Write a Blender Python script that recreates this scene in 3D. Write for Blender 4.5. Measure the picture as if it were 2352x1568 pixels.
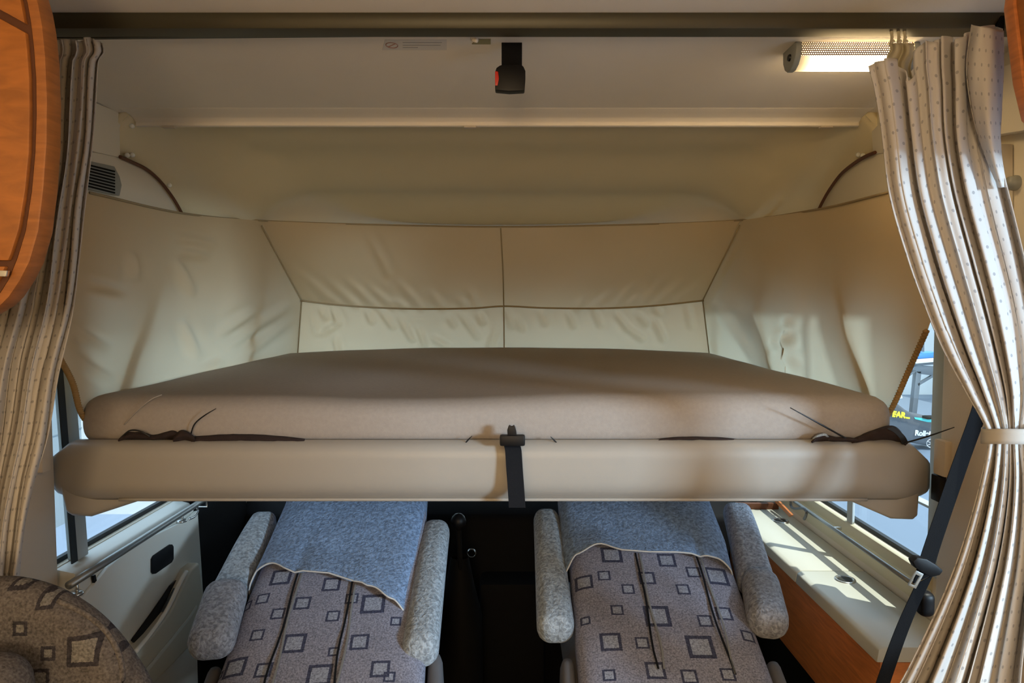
import bpy, bmesh, math, random
from mathutils import Vector, Matrix, noise as mnoise
random.seed(7)
sc = bpy.context.scene
for o in list(bpy.data.objects):
    bpy.data.objects.remove(o)

# ------------------------------------------------------------------ camera
ZC = 1.5                      # eye height above the cab floor
F = 1568.0                    # focal length in pixels of the 2352 x 1568 frame
TH = math.atan(84.0 / F)      # slight downward pitch
cam_d = bpy.data.cameras.new('camera'); cam_d.sensor_width = 36; cam_d.lens = 24
cam_d.clip_start = 0.02
cam = bpy.data.objects.new('camera', cam_d); sc.collection.objects.link(cam)
cam.location = (0, 0, ZC); cam.rotation_euler = (math.pi / 2 - TH, 0, 0)
sc.camera = cam

# ------------------------------------------------------------------ world, sun, large lights, exposure
w = bpy.data.worlds.new('sky'); sc.world = w; w.use_nodes = True
bg = w.node_tree.nodes['Background']
bg.inputs[0].default_value = (0.62, 0.80, 1.0, 1); bg.inputs[1].default_value = 1.7

def lamp(name, kind, loc, rot, energy, color, size=None, size_y=None):
    d = bpy.data.lights.new(name, kind); d.energy = energy; d.color = color
    if kind == 'AREA':
        d.shape = 'RECTANGLE'; d.size = size; d.size_y = size_y or size
    o = bpy.data.objects.new(name, d); sc.collection.objects.link(o)
    o.location = loc; o.rotation_euler = rot
    return o
def aim(o, target):
    v = Vector(target) - o.location
    o.rotation_euler = v.to_track_quat('-Z', 'Y').to_euler()

sun = lamp('sun', 'SUN', (4, 2, 8), (0, 0, 0), 3.6, (1.0, 0.95, 0.82))
sun.data.angle = 0.008
sun.rotation_euler = Vector((-0.34, 0.225, -0.93)).to_track_quat('-Z', 'Y').to_euler()
# area lamp standing for an unseen bright hall doorway, shining through the side window
gate = lamp('hall_gate_daylight', 'AREA', (3.5, -1.55, 1.78), (0, 0, 0), 178, (0.66, 0.83, 1.0), 0.7, 0.5)
aim(gate, (0.25, 1.6, 1.25))
# unseen warm lamp behind the camera, at mid-height so it also brightens the ceiling
room = lamp('living_area_lamp', 'POINT', (-0.1, -1.2, 1.50), (0, 0, 0), 45, (1.0, 0.73, 0.43)); room.data.shadow_soft_size = 0.22

sc.view_settings.view_transform = 'Standard'; sc.view_settings.look = 'None'
sc.view_settings.gamma = 1.0; sc.view_settings.use_curve_mapping = False
sc.view_settings.exposure = 0.52

# ------------------------------------------------------------------ helpers
def ray(px, py):
    a = (px - 1176) / F; b = -(py - 784) / F
    c, s = math.cos(TH), math.sin(TH)
    return Vector((a, c + b * s, -s + b * c))
def atY(px, py, Y):
    d = ray(px, py); t = Y / d.y; return Vector((0, 0, ZC)) + d * t
def atX(px, py, X):
    d = ray(px, py); t = X / d.x; return Vector((0, 0, ZC)) + d * t
def atZ(px, py, Z):
    d = ray(px, py); t = (Z - ZC) / d.z; return Vector((0, 0, ZC)) + d * t
def proj(p):
    q = Vector(p) - Vector((0, 0, ZC)); c, s = math.cos(TH), math.sin(TH)
    depth = q.y * c - q.z * s; up = q.y * s + q.z * c
    return 1176 + F * q.x / depth, 784 - F * up / depth
def lerp(a, b, t): return a + (b - a) * t
def interp(pts, x):
    if x <= pts[0][0]: return pts[0][1]
    for (x0, y0), (x1, y1) in zip(pts, pts[1:]):
        if x <= x1: return y0 + (y1 - y0) * (x - x0) / (x1 - x0)
    return pts[-1][1]
def smooth(pts, x):
    if x <= pts[0][0]: return pts[0][1]
    for (x0, y0), (x1, y1) in zip(pts, pts[1:]):
        if x <= x1:
            t = (x - x0) / (x1 - x0); t = t * t * (3 - 2 * t); return y0 + (y1 - y0) * t
    return pts[-1][1]
def cat(pts, x):
    if x <= pts[0][0]: return pts[0][1]
    n = len(pts)
    for i in range(n - 1):
        x0, y0 = pts[i]; x1, y1 = pts[i + 1]
        if x <= x1:
            h = x1 - x0
            m0 = (y1 - pts[i - 1][1]) / (x1 - pts[i - 1][0]) if i > 0 else (y1 - y0) / h
            m1 = (pts[i + 2][1] - y0) / (pts[i + 2][0] - x0) if i < n - 2 else (y1 - y0) / h
            t = (x - x0) / h
            return (2*t**3 - 3*t*t + 1) * y0 + (t**3 - 2*t*t + t) * h * m0 + (3*t*t - 2*t**3) * y1 + (t**3 - t*t) * h * m1
    return pts[-1][1]
def polyline(pts, t):
    pts = [Vector(p) for p in pts]
    L = [0]
    for a, b in zip(pts, pts[1:]): L.append(L[-1] + (b - a).length)
    s = t * L[-1]
    for i in range(len(pts) - 1):
        if s <= L[i + 1] or i == len(pts) - 2:
            return pts[i].lerp(pts[i + 1], (s - L[i]) / max(1e-9, L[i + 1] - L[i]))
def spline(pts, n):
    pts = [Vector(p) for p in pts]; out = []
    P = [pts[0] * 2 - pts[1]] + pts + [pts[-1] * 2 - pts[-2]]
    for i in range(1, len(P) - 2):
        for k in range(n):
            t = k / n; a, b, c, d = P[i - 1], P[i], P[i + 1], P[i + 2]
            out.append(0.5 * ((2 * b) + (c - a) * t + (2 * a - 5 * b + 4 * c - d) * t * t + (3 * b - a - 3 * c + d) * t ** 3))
    out.append(pts[-1]); return out

def root_loc(p):
    v = Vector((0, 0, 0))
    while p is not None: v = v + p.location; p = p.parent
    return v

class MB:
    def __init__(s): s.v = []; s.f = []; s.uv = None
    def add(s, vs, fs):
        n = len(s.v); s.v += [Vector(p) for p in vs]; s.f += [tuple(i + n for i in f) for f in fs]; return s
    def box(s, x0, x1, y0, y1, z0, z1):
        return s.add([(x0,y0,z0),(x1,y0,z0),(x1,y1,z0),(x0,y1,z0),(x0,y0,z1),(x1,y0,z1),(x1,y1,z1),(x0,y1,z1)],
                     [(0,3,2,1),(4,5,6,7),(0,1,5,4),(1,2,6,5),(2,3,7,6),(3,0,4,7)])
    def prism(s, pts, off):
        off = Vector(off); n = len(pts); pts = [Vector(p) for p in pts]
        return s.add(pts + [p + off for p in pts],
                     [tuple(range(n))[::-1], tuple(range(n, 2 * n))] + [(i, (i + 1) % n, n + (i + 1) % n, n + i) for i in range(n)])
    def grid(s, fn, nu, nv, closed_u=False):
        vs = [fn(i / nu, j / nv) for j in range(nv + 1) for i in range(nu if closed_u else nu + 1)]
        W = nu if closed_u else nu + 1
        fs = [(j * W + i, j * W + (i + 1) % W, (j + 1) * W + (i + 1) % W, (j + 1) * W + i) for j in range(nv) for i in range(nu)]
        return s.add(vs, fs)
    def tube(s, pts, r, n=8, cap=True):
        pts = [Vector(p) for p in pts]; rings = []
        up = Vector((0, 0, 1))
        for i, p in enumerate(pts):
            d = (pts[min(i + 1, len(pts) - 1)] - pts[max(i - 1, 0)]).normalized()
            a = d.cross(up)
            if a.length < 1e-3: a = d.cross(Vector((1, 0, 0)))
            a.normalize(); b = d.cross(a)
            rr = r[i] if isinstance(r, (list, tuple)) else r
            rings.append([p + a * rr * math.cos(2 * math.pi * k / n) + b * rr * math.sin(2 * math.pi * k / n) for k in range(n)])
        vs = [q for R in rings for q in R]
        fs = [(j * n + k, j * n + (k + 1) % n, (j + 1) * n + (k + 1) % n, (j + 1) * n + k) for j in range(len(pts) - 1) for k in range(n)]
        if cap: fs += [tuple(range(n))[::-1], tuple(range((len(pts) - 1) * n, len(pts) * n))]
        return s.add(vs, fs)
    def ribbon(s, pts, width_vec, th_vec):
        # flat strap along a polyline, with thickness
        w_ = Vector(width_vec) / 2; t_ = Vector(th_vec); vs = []; fs = []
        for p in pts:
            p = Vector(p); vs += [p - w_, p + w_, p + w_ + t_, p - w_ + t_]
        n = len(pts)
        for i in range(n - 1):
            for k in range(4):
                fs.append((i * 4 + k, i * 4 + (k + 1) % 4, (i + 1) * 4 + (k + 1) % 4, (i + 1) * 4 + k))
        fs += [(0, 3, 2, 1), tuple((n - 1) * 4 + k for k in range(4))]
        return s.add(vs, fs)
    def lathe(s, prof, centre, axis='Z', n=24):
        c = Vector(centre); vs = []
        for (r, h) in prof:
            for k in range(n):
                a = 2 * math.pi * k / n; x, y = r * math.cos(a), r * math.sin(a)
                vs.append(c + (Vector((x, y, h)) if axis == 'Z' else Vector((x, h, y)) if axis == 'Y' else Vector((h, x, y))))
        fs = [(j * n + k, j * n + (k + 1) % n, (j + 1) * n + (k + 1) % n, (j + 1) * n + k) for j in range(len(prof) - 1) for k in range(n)]
        return s.add(vs, fs)
    def rbox(s, size, r, div, fn):
        # rounded box: clamp to the inner box, push out by r; fn maps local -> world
        hx, hy, hz = [q / 2 for q in size]; idx = {}; vs = []; fs = []
        nx, ny, nz = div
        def V(i, j, k):
            key = (i, j, k)
            if key not in idx:
                p = Vector((lerp(-hx, hx, i / nx), lerp(-hy, hy, j / ny), lerp(-hz, hz, k / nz)))
                rr = min(r, hx, hy, hz)
                q = Vector((max(-hx + rr, min(hx - rr, p.x)), max(-hy + rr, min(hy - rr, p.y)), max(-hz + rr, min(hz - rr, p.z))))
                d = p - q
                if d.length > 1e-9: p = q + d.normalized() * rr
                idx[key] = len(vs); vs.append(Vector(fn(p)))
            return idx[key]
        for i in range(nx):
            for j in range(ny):
                fs.append((V(i,j,0),V(i,j+1,0),V(i+1,j+1,0),V(i+1,j,0))); fs.append((V(i,j,nz),V(i+1,j,nz),V(i+1,j+1,nz),V(i,j+1,nz)))
        for i in range(nx):
            for k in range(nz):
                fs.append((V(i,0,k),V(i+1,0,k),V(i+1,0,k+1),V(i,0,k+1))); fs.append((V(i,ny,k),V(i,ny,k+1),V(i+1,ny,k+1),V(i+1,ny,k)))
        for j in range(ny):
            for k in range(nz):
                fs.append((V(0,j,k),V(0,j,k+1),V(0,j+1,k+1),V(0,j+1,k))); fs.append((V(nx,j,k),V(nx,j+1,k),V(nx,j+1,k+1),V(nx,j,k+1)))
        return s.add(vs, fs)
    def build(s, name, m, parent=None, smooth=False, bevel=0, seg=2, solid=0, subd=0, uvs=None, recalc=True, angle=35):
        me = bpy.data.meshes.new(name)
        off = root_loc(parent)
        if parent is None:
            xs = [p.x for p in s.v]; ys = [p.y for p in s.v]; zs = [p.z for p in s.v]
            off = Vector(((min(xs) + max(xs)) / 2, (min(ys) + max(ys)) / 2, min(zs)))
        me.from_pydata([tuple(p - off) for p in s.v], [], s.f)
        bm = bmesh.new(); bm.from_mesh(me)
        if uvs is not None:
            lay = bm.loops.layers.uv.new('UVMap'); bm.verts.ensure_lookup_table()
            for f in bm.faces:
                for l in f.loops: l[lay].uv = uvs[l.vert.index]
        if recalc: bmesh.ops.recalc_face_normals(bm, faces=bm.faces)
        if bevel:
            es = [e for e in bm.edges if len(e.link_faces) == 2 and e.calc_face_angle(0) > math.radians(angle)]
            bmesh.ops.bevel(bm, geom=es, offset=bevel, segments=seg, affect='EDGES', profile=0.6, clamp_overlap=True)
        bm.to_mesh(me); bm.free()
        me.materials.append(m)
        if smooth:
            for p in me.polygons: p.use_smooth = True
        elif bevel:
            for p in me.polygons: p.use_smooth = True
            try: me.set_sharp_from_angle(angle=math.radians(40))
            except Exception: pass
        o = bpy.data.objects.new(name, me); sc.collection.objects.link(o)
        if parent is None: o.location = off
        else: o.parent = parent
        if solid:
            md = o.modifiers.new('solid', 'SOLIDIFY'); md.thickness = abs(solid); md.offset = -1 if solid > 0 else 1
        if subd:
            md = o.modifiers.new('sub', 'SUBSURF'); md.levels = subd; md.render_levels = subd
        return o

def tag(o, label=None, cat=None, group=None, kind=None):
    if label: o['label'] = label
    if cat: o['category'] = cat
    if group: o['group'] = group
    if kind: o['kind'] = kind
    return o
def thing(name, loc, label, cat, group=None, kind=None):
    o = bpy.data.objects.new(name, None); sc.collection.objects.link(o); o.location = loc
    o.empty_display_size = 0.05
    return tag(o, label, cat, group, kind)
def struct(o, label=None, cat=None):
    o['kind'] = 'structure'
    if label: o['label'] = label
    if cat: o['category'] = cat
    return o

# ------------------------------------------------------------------ materials
def new_mat(name):
    m = bpy.data.materials.new(name); m.use_nodes = True
    return m, m.node_tree, m.node_tree.nodes['Principled BSDF']
def mat(name, col, rough=0.5, noise_scale=0, noise_amt=0.0, bump=0.0, bump_scale=200, metal=0.0, coords='Object', spec=0.5, sheen=0.0):
    m, nt, b = new_mat(name); N = nt.nodes; L = nt.links
    b.inputs['Base Color'].default_value = (*col, 1); b.inputs['Roughness'].default_value = rough
    b.inputs['Metallic'].default_value = metal; b.inputs['Specular IOR Level'].default_value = spec
    if sheen: b.inputs['Sheen Weight'].default_value = sheen
    tc = N.new('ShaderNodeTexCoord')
    if noise_scale:
        n = N.new('ShaderNodeTexNoise'); n.inputs['Scale'].default_value = noise_scale; n.inputs['Detail'].default_value = 4
        L.new(tc.outputs[coords], n.inputs['Vector'])
        r = N.new('ShaderNodeMix'); r.data_type = 'RGBA'; r.blend_type = 'MIX'
        r.inputs[6].default_value = (*[c * (1 - noise_amt) for c in col], 1); r.inputs[7].default_value = (*[min(1, c * (1 + noise_amt)) for c in col], 1)
        L.new(n.outputs['Fac'], r.inputs[0]); L.new(r.outputs[2], b.inputs['Base Color'])
    if bump:
        n2 = N.new('ShaderNodeTexNoise'); n2.inputs['Scale'].default_value = bump_scale; n2.inputs['Detail'].default_value = 3
        L.new(tc.outputs[coords], n2.inputs['Vector'])
        bp = N.new('ShaderNodeBump'); bp.inputs['Strength'].default_value = bump; bp.inputs['Distance'].default_value = 0.002
        L.new(n2.outputs['Fac'], bp.inputs['Height']); L.new(bp.outputs[0], b.inputs['Normal'])
    return m
def wood(name, col, scale=(3, 3, 30)):
    m, nt, b = new_mat(name); N = nt.nodes; L = nt.links
    tc = N.new('ShaderNodeTexCoord'); mp = N.new('ShaderNodeMapping'); mp.inputs['Scale'].default_value = scale
    L.new(tc.outputs['Object'], mp.inputs[0])
    n = N.new('ShaderNodeTexNoise'); n.inputs['Scale'].default_value = 4; n.inputs['Detail'].default_value = 6; n.inputs['Distortion'].default_value = 0.8
    L.new(mp.outputs[0], n.inputs['Vector'])
    cr = N.new('ShaderNodeValToRGB'); cr.color_ramp.elements[0].position = 0.3; cr.color_ramp.elements[1].position = 0.75
    cr.color_ramp.elements[0].color = (*[c * 0.74 for c in col], 1); cr.color_ramp.elements[1].color = (*[min(1, c * 1.15) for c in col], 1)
    L.new(n.outputs['Fac'], cr.inputs[0]); L.new(cr.outputs[0], b.inputs['Base Color'])
    b.inputs['Roughness'].default_value = 0.38
    return m
def cloth_mat(name, col, trans=0.45, dots=None, rough=0.9, weave=1400, bump=0.12, tcol=None):
    m = bpy.data.materials.new(name); m.use_nodes = True; nt = m.node_tree; N = nt.nodes; L = nt.links; N.clear()
    out = N.new('ShaderNodeOutputMaterial'); d = N.new('ShaderNodeBsdfDiffuse'); t = N.new('ShaderNodeBsdfTranslucent'); mx = N.new('ShaderNodeMixShader')
    d.inputs[0].default_value = (*col, 1); t.inputs[0].default_value = (*(tcol or col), 1); mx.inputs[0].default_value = trans
    tc = N.new('ShaderNodeTexCoord'); n = N.new('ShaderNodeTexNoise'); n.inputs['Scale'].default_value = weave
    L.new(tc.outputs['Object'], n.inputs['Vector'])
    bp = N.new('ShaderNodeBump'); bp.inputs['Strength'].default_value = bump; bp.inputs['Distance'].default_value = 0.001
    L.new(n.outputs['Fac'], bp.inputs['Height']); L.new(bp.outputs[0], d.inputs['Normal'])
    if dots:
        pitch, rad, dcol = dots
        uv = N.new('ShaderNodeUVMap')
        sep = N.new('ShaderNodeSeparateXYZ'); L.new(uv.outputs[0], sep.inputs[0])
        def M(op, a, b=None, c=None):
            q = N.new('ShaderNodeMath'); q.operation = op
            for i, v in enumerate((a, b, c)):
                if v is None: continue
                if isinstance(v, (int, float)): q.inputs[i].default_value = v
                else: L.new(v, q.inputs[i])
            return q.outputs[0]
        v = M('DIVIDE', sep.outputs[1], pitch); row = M('FLOOR', v)
        u = M('ADD', M('DIVIDE', sep.outputs[0], pitch), M('MULTIPLY', M('FLOORED_MODULO', row, 2.0), 0.5))
        fu = M('SUBTRACT', M('FRACT', u), 0.5); fv = M('SUBTRACT', M('FRACT', v), 0.5)
        dist = M('SQRT', M('ADD', M('MULTIPLY', fu, fu), M('MULTIPLY', fv, fv)))
        f = M('LESS_THAN', dist, rad / pitch)
        c = N.new('ShaderNodeMix'); c.data_type = 'RGBA'; c.inputs[6].default_value = (*col, 1); c.inputs[7].default_value = (*dcol, 1)
        L.new(f, c.inputs[0]); L.new(c.outputs[2], d.inputs[0])
    L.new(d.outputs[0], mx.inputs[1]); L.new(t.outputs[0], mx.inputs[2]); L.new(mx.outputs[0], out.inputs[0])
    return m
def glass_mat(name, tint=(0.93, 0.97, 0.98), gloss=0.05):
    m = bpy.data.materials.new(name); m.use_nodes = True; nt = m.node_tree; N = nt.nodes; L = nt.links; N.clear()
    out = N.new('ShaderNodeOutputMaterial'); t = N.new('ShaderNodeBsdfTransparent'); g = N.new('ShaderNodeBsdfGlossy'); mx = N.new('ShaderNodeMixShader')
    t.inputs[0].default_value = (*tint, 1); g.inputs['Roughness'].default_value = 0.02; mx.inputs[0].default_value = gloss
    L.new(t.outputs[0], mx.inputs[1]); L.new(g.outputs[0], mx.inputs[2]); L.new(mx.outputs[0], out.inputs[0])
    return m
def square_fabric(name, base, ring, inner, squares, bump=0.5, scale=900):
    # woven cloth printed with outlined squares at (u, v, half) in metres
    m, nt, b = new_mat(name); N = nt.nodes; L = nt.links
    uv = N.new('ShaderNodeUVMap'); accR = None; accI = None
    def M(op, a, b_=None, c=None):
        q = N.new('ShaderNodeMath'); q.operation = op
        for i, v in enumerate((a, b_, c)):
            if v is None: continue
            if isinstance(v, (int, float)): q.inputs[i].default_value = v
            else: L.new(v, q.inputs[i])
        return q.outputs[0]
    wob = N.new('ShaderNodeTexNoise'); wob.inputs['Scale'].default_value = 400; L.new(uv.outputs[0], wob.inputs['Vector'])
    sep = N.new('ShaderNodeSeparateXYZ'); L.new(uv.outputs[0], sep.inputs[0])
    jit = M('MULTIPLY', M('SUBTRACT', wob.outputs['Fac'], 0.5), 0.003)
    U = M('ADD', sep.outputs[0], jit); V = M('ADD', sep.outputs[1], jit)
    for (cu, cv, h) in squares:
        d = M('MAXIMUM', M('ABSOLUTE', M('SUBTRACT', U, cu)), M('ABSOLUTE', M('SUBTRACT', V, cv)))
        th = max(0.005, h * 0.30)
        r = M('COMPARE', d, h - th / 2, th / 2); i = M('LESS_THAN', d, h - th)
        accR = r if accR is None else M('MAXIMUM', accR, r); accI = i if accI is None else M('MAXIMUM', accI, i)
    tc = N.new('ShaderNodeTexCoord')
    n = N.new('ShaderNodeTexNoise'); n.inputs['Scale'].default_value = 260; n.inputs['Detail'].default_value = 5; L.new(tc.outputs['Object'], n.inputs['Vector'])
    n1 = N.new('ShaderNodeTexNoise'); n1.inputs['Scale'].default_value = 14; L.new(tc.outputs['Object'], n1.inputs['Vector'])
    def mix(f, a, b_):
        c = N.new('ShaderNodeMix'); c.data_type = 'RGBA'
        for k, v in ((0, f), (6, a), (7, b_)):
            if isinstance(v, tuple): c.inputs[k].default_value = (*v, 1)
            elif isinstance(v, (int, float)): c.inputs[k].default_value = v
            else: L.new(v, c.inputs[k])
        return c
    c0 = mix(n1.outputs['Fac'], tuple(q * 0.88 for q in base), tuple(q * 1.12 for q in base))
    c1 = mix(accI, c0.outputs[2], inner); c2 = mix(accR, c1.outputs[2], ring)
    k = mix(1.0, c2.outputs[2], (0.5, 0.5, 0.5)); k.blend_type = 'MULTIPLY'
    cr = N.new('ShaderNodeMapRange'); cr.inputs[1].default_value = 0.3; cr.inputs[2].default_value = 0.7; cr.inputs[3].default_value = 0.55; cr.inputs[4].default_value = 1.45
    L.new(n.outputs['Fac'], cr.inputs[0]); L.new(cr.outputs[0], k.inputs[7])
    L.new(k.outputs[2], b.inputs['Base Color']); b.inputs['Roughness'].default_value = 0.95; b.inputs['Specular IOR Level'].default_value = 0.1
    bp = N.new('ShaderNodeBump'); bp.inputs['Strength'].default_value = bump; bp.inputs['Distance'].default_value = 0.002
    L.new(n.outputs['Fac'], bp.inputs['Height']); L.new(bp.outputs[0], b.inputs['Normal'])
    return m
def terry(name, col):
    m, nt, b = new_mat(name); N = nt.nodes; L = nt.links
    tc = N.new('ShaderNodeTexCoord')
    n = N.new('ShaderNodeTexNoise'); n.inputs['Scale'].default_value = 120; n.inputs['Detail'].default_value = 4; n.inputs['Distortion'].default_value = 0.6
    L.new(tc.outputs['Object'], n.inputs['Vector'])
    cr = N.new('ShaderNodeValToRGB'); cr.color_ramp.elements[0].position = 0.36; cr.color_ramp.elements[1].position = 0.64
    cr.color_ramp.elements[0].color = (*[c * 0.62 for c in col], 1); cr.color_ramp.elements[1].color = (*[c * 1.32 for c in col], 1)
    L.new(n.outputs['Fac'], cr.inputs[0]); L.new(cr.outputs[0], b.inputs['Base Color'])
    b.inputs['Roughness'].default_value = 1.0; b.inputs['Specular IOR Level'].default_value = 0.05; b.inputs['Sheen Weight'].default_value = 0.15
    bp = N.new('ShaderNodeBump'); bp.inputs['Strength'].default_value = 0.9; bp.inputs['Distance'].default_value = 0.004
    L.new(n.outputs['Fac'], bp.inputs['Height']); L.new(bp.outputs[0], b.inputs['Normal'])
    return m
def emit(name, col, strength):
    m = bpy.data.materials.new(name); m.use_nodes = True; nt = m.node_tree; N = nt.nodes; L = nt.links; N.clear()
    out = N.new('ShaderNodeOutputMaterial'); e = N.new('ShaderNodeEmission'); e.inputs[0].default_value = (*col, 1); e.inputs[1].default_value = strength
    L.new(e.outputs[0], out.inputs[0]); return m
def perforated(name, pitch, rad, metal_col):
    # sheet metal punched with round holes: the holes let the tube behind show through
    m = bpy.data.materials.new(name); m.use_nodes = True; nt = m.node_tree; N = nt.nodes; L = nt.links
    b = N['Principled BSDF']; b.inputs['Base Color'].default_value = (*metal_col, 1); b.inputs['Roughness'].default_value = 0.4; b.inputs['Metallic'].default_value = 0.3
    out = [n for n in N if n.type == 'OUTPUT_MATERIAL'][0]
    def M(op, a, b_=None):
        q = N.new('ShaderNodeMath'); q.operation = op
        for i, v in enumerate((a, b_)):
            if v is None: continue
            if isinstance(v, (int, float)): q.inputs[i].default_value = v
            else: L.new(v, q.inputs[i])
        return q.outputs[0]
    uv = N.new('ShaderNodeUVMap'); sep = N.new('ShaderNodeSeparateXYZ'); L.new(uv.outputs[0], sep.inputs[0])
    v = M('DIVIDE', sep.outputs[1], pitch * 0.87); row = M('FLOOR', v)
    u = M('ADD', M('DIVIDE', sep.outputs[0], pitch), M('MULTIPLY', M('FLOORED_MODULO', row, 2.0), 0.5))
    fu = M('SUBTRACT', M('FRACT', u), 0.5); fv = M('SUBTRACT', M('FRACT', v), 0.5)
    f = M('LESS_THAN', M('SQRT', M('ADD', M('MULTIPLY', fu, fu), M('MULTIPLY', fv, fv))), rad / pitch)
    t = N.new('ShaderNodeBsdfTransparent'); mx = N.new('ShaderNodeMixShader')
    L.new(f, mx.inputs[0]); L.new(b.outputs[0], mx.inputs[1]); L.new(t.outputs[0], mx.inputs[2]); L.new(mx.outputs[0], out.inputs[0])
    return m

M_ceil = mat('ceiling_lining', (0.86, 0.79, 0.68), 0.8, 3, 0.05, 0.25, 500)
M_shell = mat('cap_lining', (0.70, 0.61, 0.41), 0.7, 3, 0.05, 0.15, 400)
M_wall = mat('wall_lining', (0.72, 0.66, 0.54), 0.6, 3, 0.04, 0.1, 300)
M_pillar = mat('pillar_plastic', (0.62, 0.54, 0.44), 0.5, 3, 0.04, 0.1, 300)
M_door = mat('door_plastic', (0.70, 0.70, 0.64), 0.45, 4, 0.05, 0.08, 600)
M_door2 = mat('door_lower_plastic', (0.60, 0.57, 0.47), 0.5, 4, 0.06, 0.1, 600)
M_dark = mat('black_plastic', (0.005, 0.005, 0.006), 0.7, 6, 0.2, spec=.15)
M_black = mat('black_gloss', (0.006, 0.006, 0.007), 0.45, spec=.25)
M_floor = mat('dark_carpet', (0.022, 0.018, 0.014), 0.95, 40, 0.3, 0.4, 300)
M_hfloor = mat('hall_floor_paint', (0.20, 0.27, 0.39), 0.6, 2, 0.04)
M_hwall = mat('hall_wall_paint', (0.29, 0.345, 0.385), 0.7, 1.5, 0.04)
M_joint = mat('panel_joint', (0.22, 0.27, 0.31), 0.7)
M_rail = mat('rail_aluminium', (0.060, 0.054, 0.033), 0.45, 8, 0.08, metal=0.25)
M_chrome = mat('chrome_tube', (0.62, 0.63, 0.63), 0.22, metal=0.9)
M_grey = mat('grey_plastic', (0.26, 0.27, 0.25), 0.5, 10, 0.05)
M_rubber = mat('rubber', (0.01, 0.012, 0.013), 0.6)
M_tube = mat('brushed_tube', (0.30, 0.31, 0.30), 0.34, metal=0.6)
M_frame = mat('window_frame_paint', (0.42, 0.46, 0.46), 0.45)
M_white = mat('white_plastic', (0.82, 0.82, 0.78), 0.4)
M_valance = mat('bed_fascia_vinyl', (0.37, 0.345, 0.31), 0.42, 5, 0.03, 0.06, 900)
M_mattress = mat('mattress_jersey', (0.380, 0.338, 0.305), 0.95, 120, 0.10, 0.35, 700, spec=0.1)
M_web = mat('belt_webbing', (0.006, 0.006, 0.007), 0.85, 300, 0.3, 0.4, 800, spec=.12)
M_web2 = mat('strap_webbing', (0.009, 0.010, 0.013), 0.8, 300, 0.25, 0.4, 800, spec=.15)
M_red = mat('red_button', (0.55, 0.03, 0.015), 0.35)
M_net = mat('brown_net', (0.030, 0.016, 0.014), 0.9, 900, 0.6, 0.8, 900)
M_tie = mat('black_nylon', (0.01, 0.01, 0.011), 0.4)
M_wood = wood('orange_veneer', (0.42, 0.145, 0.028), (4, 4, 14))
M_wood2 = wood('console_veneer', (0.56, 0.19, 0.055), (6, 3, 26))
M_groove = mat('groove_brown', (0.10, 0.032, 0.010), 0.6)
M_edge = wood('veneer_edging', (0.38, 0.135, 0.032), (4, 4, 30))
M_console = mat('console_top_laminate', (0.62, 0.62, 0.54), 0.35, 5, 0.03)
M_holeshade = mat('hollow_shade', (0.03, 0.028, 0.022), 0.6)  # dark tone standing for the shade inside holes
M_steel = mat('steel_ring', (0.55, 0.55, 0.52), 0.25, metal=0.8)
M_cloth = cloth_mat('cream_cotton', (0.70, 0.54, 0.35), 0.40, tcol=(0.90, 0.80, 0.56))
M_clothdark = cloth_mat('cream_seam_tape', (0.42, 0.33, 0.20), 0.2)
M_fray = cloth_mat('frayed_hem', (0.52, 0.34, 0.15), 0.3)
M_curtain = cloth_mat('curtain_cotton', (0.60, 0.57, 0.54), 0.12, dots=(0.027, 0.0034, (0.36, 0.345, 0.345)))
M_band = cloth_mat('curtain_band', (0.54, 0.51, 0.46), 0.1)
M_heading = cloth_mat('curtain_heading_tape', (0.60, 0.55, 0.42), 0.3)
M_terry = terry('blue_terry', (0.195, 0.29, 0.46))
M_terry2 = terry('grey_terry', (0.32, 0.37, 0.42))
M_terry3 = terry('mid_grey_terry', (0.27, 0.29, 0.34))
M_glass = glass_mat('clear_pane')
M_piping = mat('pale_piping', (0.55, 0.56, 0.56), 0.8)
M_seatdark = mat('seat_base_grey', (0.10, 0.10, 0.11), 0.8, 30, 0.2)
M_lampglow = emit('lamp_diffuser_glow', (1.0, 0.70, 0.34), 9.0)
nt_ = M_lampglow.node_tree; tc_ = nt_.nodes.new('ShaderNodeTexCoord'); sx_ = nt_.nodes.new('ShaderNodeSeparateXYZ'); mr_ = nt_.nodes.new('ShaderNodeMapRange')
mr_.interpolation_type = 'SMOOTHSTEP'; mr_.inputs[1].default_value = 0.0; mr_.inputs[2].default_value = 0.45; mr_.inputs[3].default_value = 0.55; mr_.inputs[4].default_value = 15.0
nt_.links.new(tc_.outputs['Generated'], sx_.inputs[0]); nt_.links.new(sx_.outputs[0], mr_.inputs[0])
nt_.links.new(mr_.outputs[0], [n for n in nt_.nodes if n.type == 'EMISSION'][0].inputs[1])
M_lampmetal = perforated('perforated_sheet', 0.0042, 0.00120, (0.22, 0.13, 0.09))
M_blue = mat('blue_crate', (0.06, 0.25, 0.75), 0.5)
M_bag = mat('charcoal_bag', (0.07, 0.08, 0.095), 0.8, 20, 0.25, 0.3, 200)
M_teal = mat('teal_lining', (0.06, 0.55, 0.55), 0.6)
M_yellow = mat('yellow_print', (0.75, 0.62, 0.02), 0.6)
M_print = mat('white_print', (0.80, 0.82, 0.84), 0.6)
M_bench = mat('pale_bench_top', (0.13, 0.175, 0.24), 0.5, 3, 0.04)
M_bsteel = mat('grey_steel', (0.10, 0.115, 0.13), 0.5)
M_sticker = mat('sticker', (0.70, 0.66, 0.60), 0.5)
M_stickerink = mat('sticker_ink', (0.40, 0.37, 0.34), 0.6)
M_stickerred = mat('sticker_red', (0.40, 0.22, 0.18), 0.6)

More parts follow.
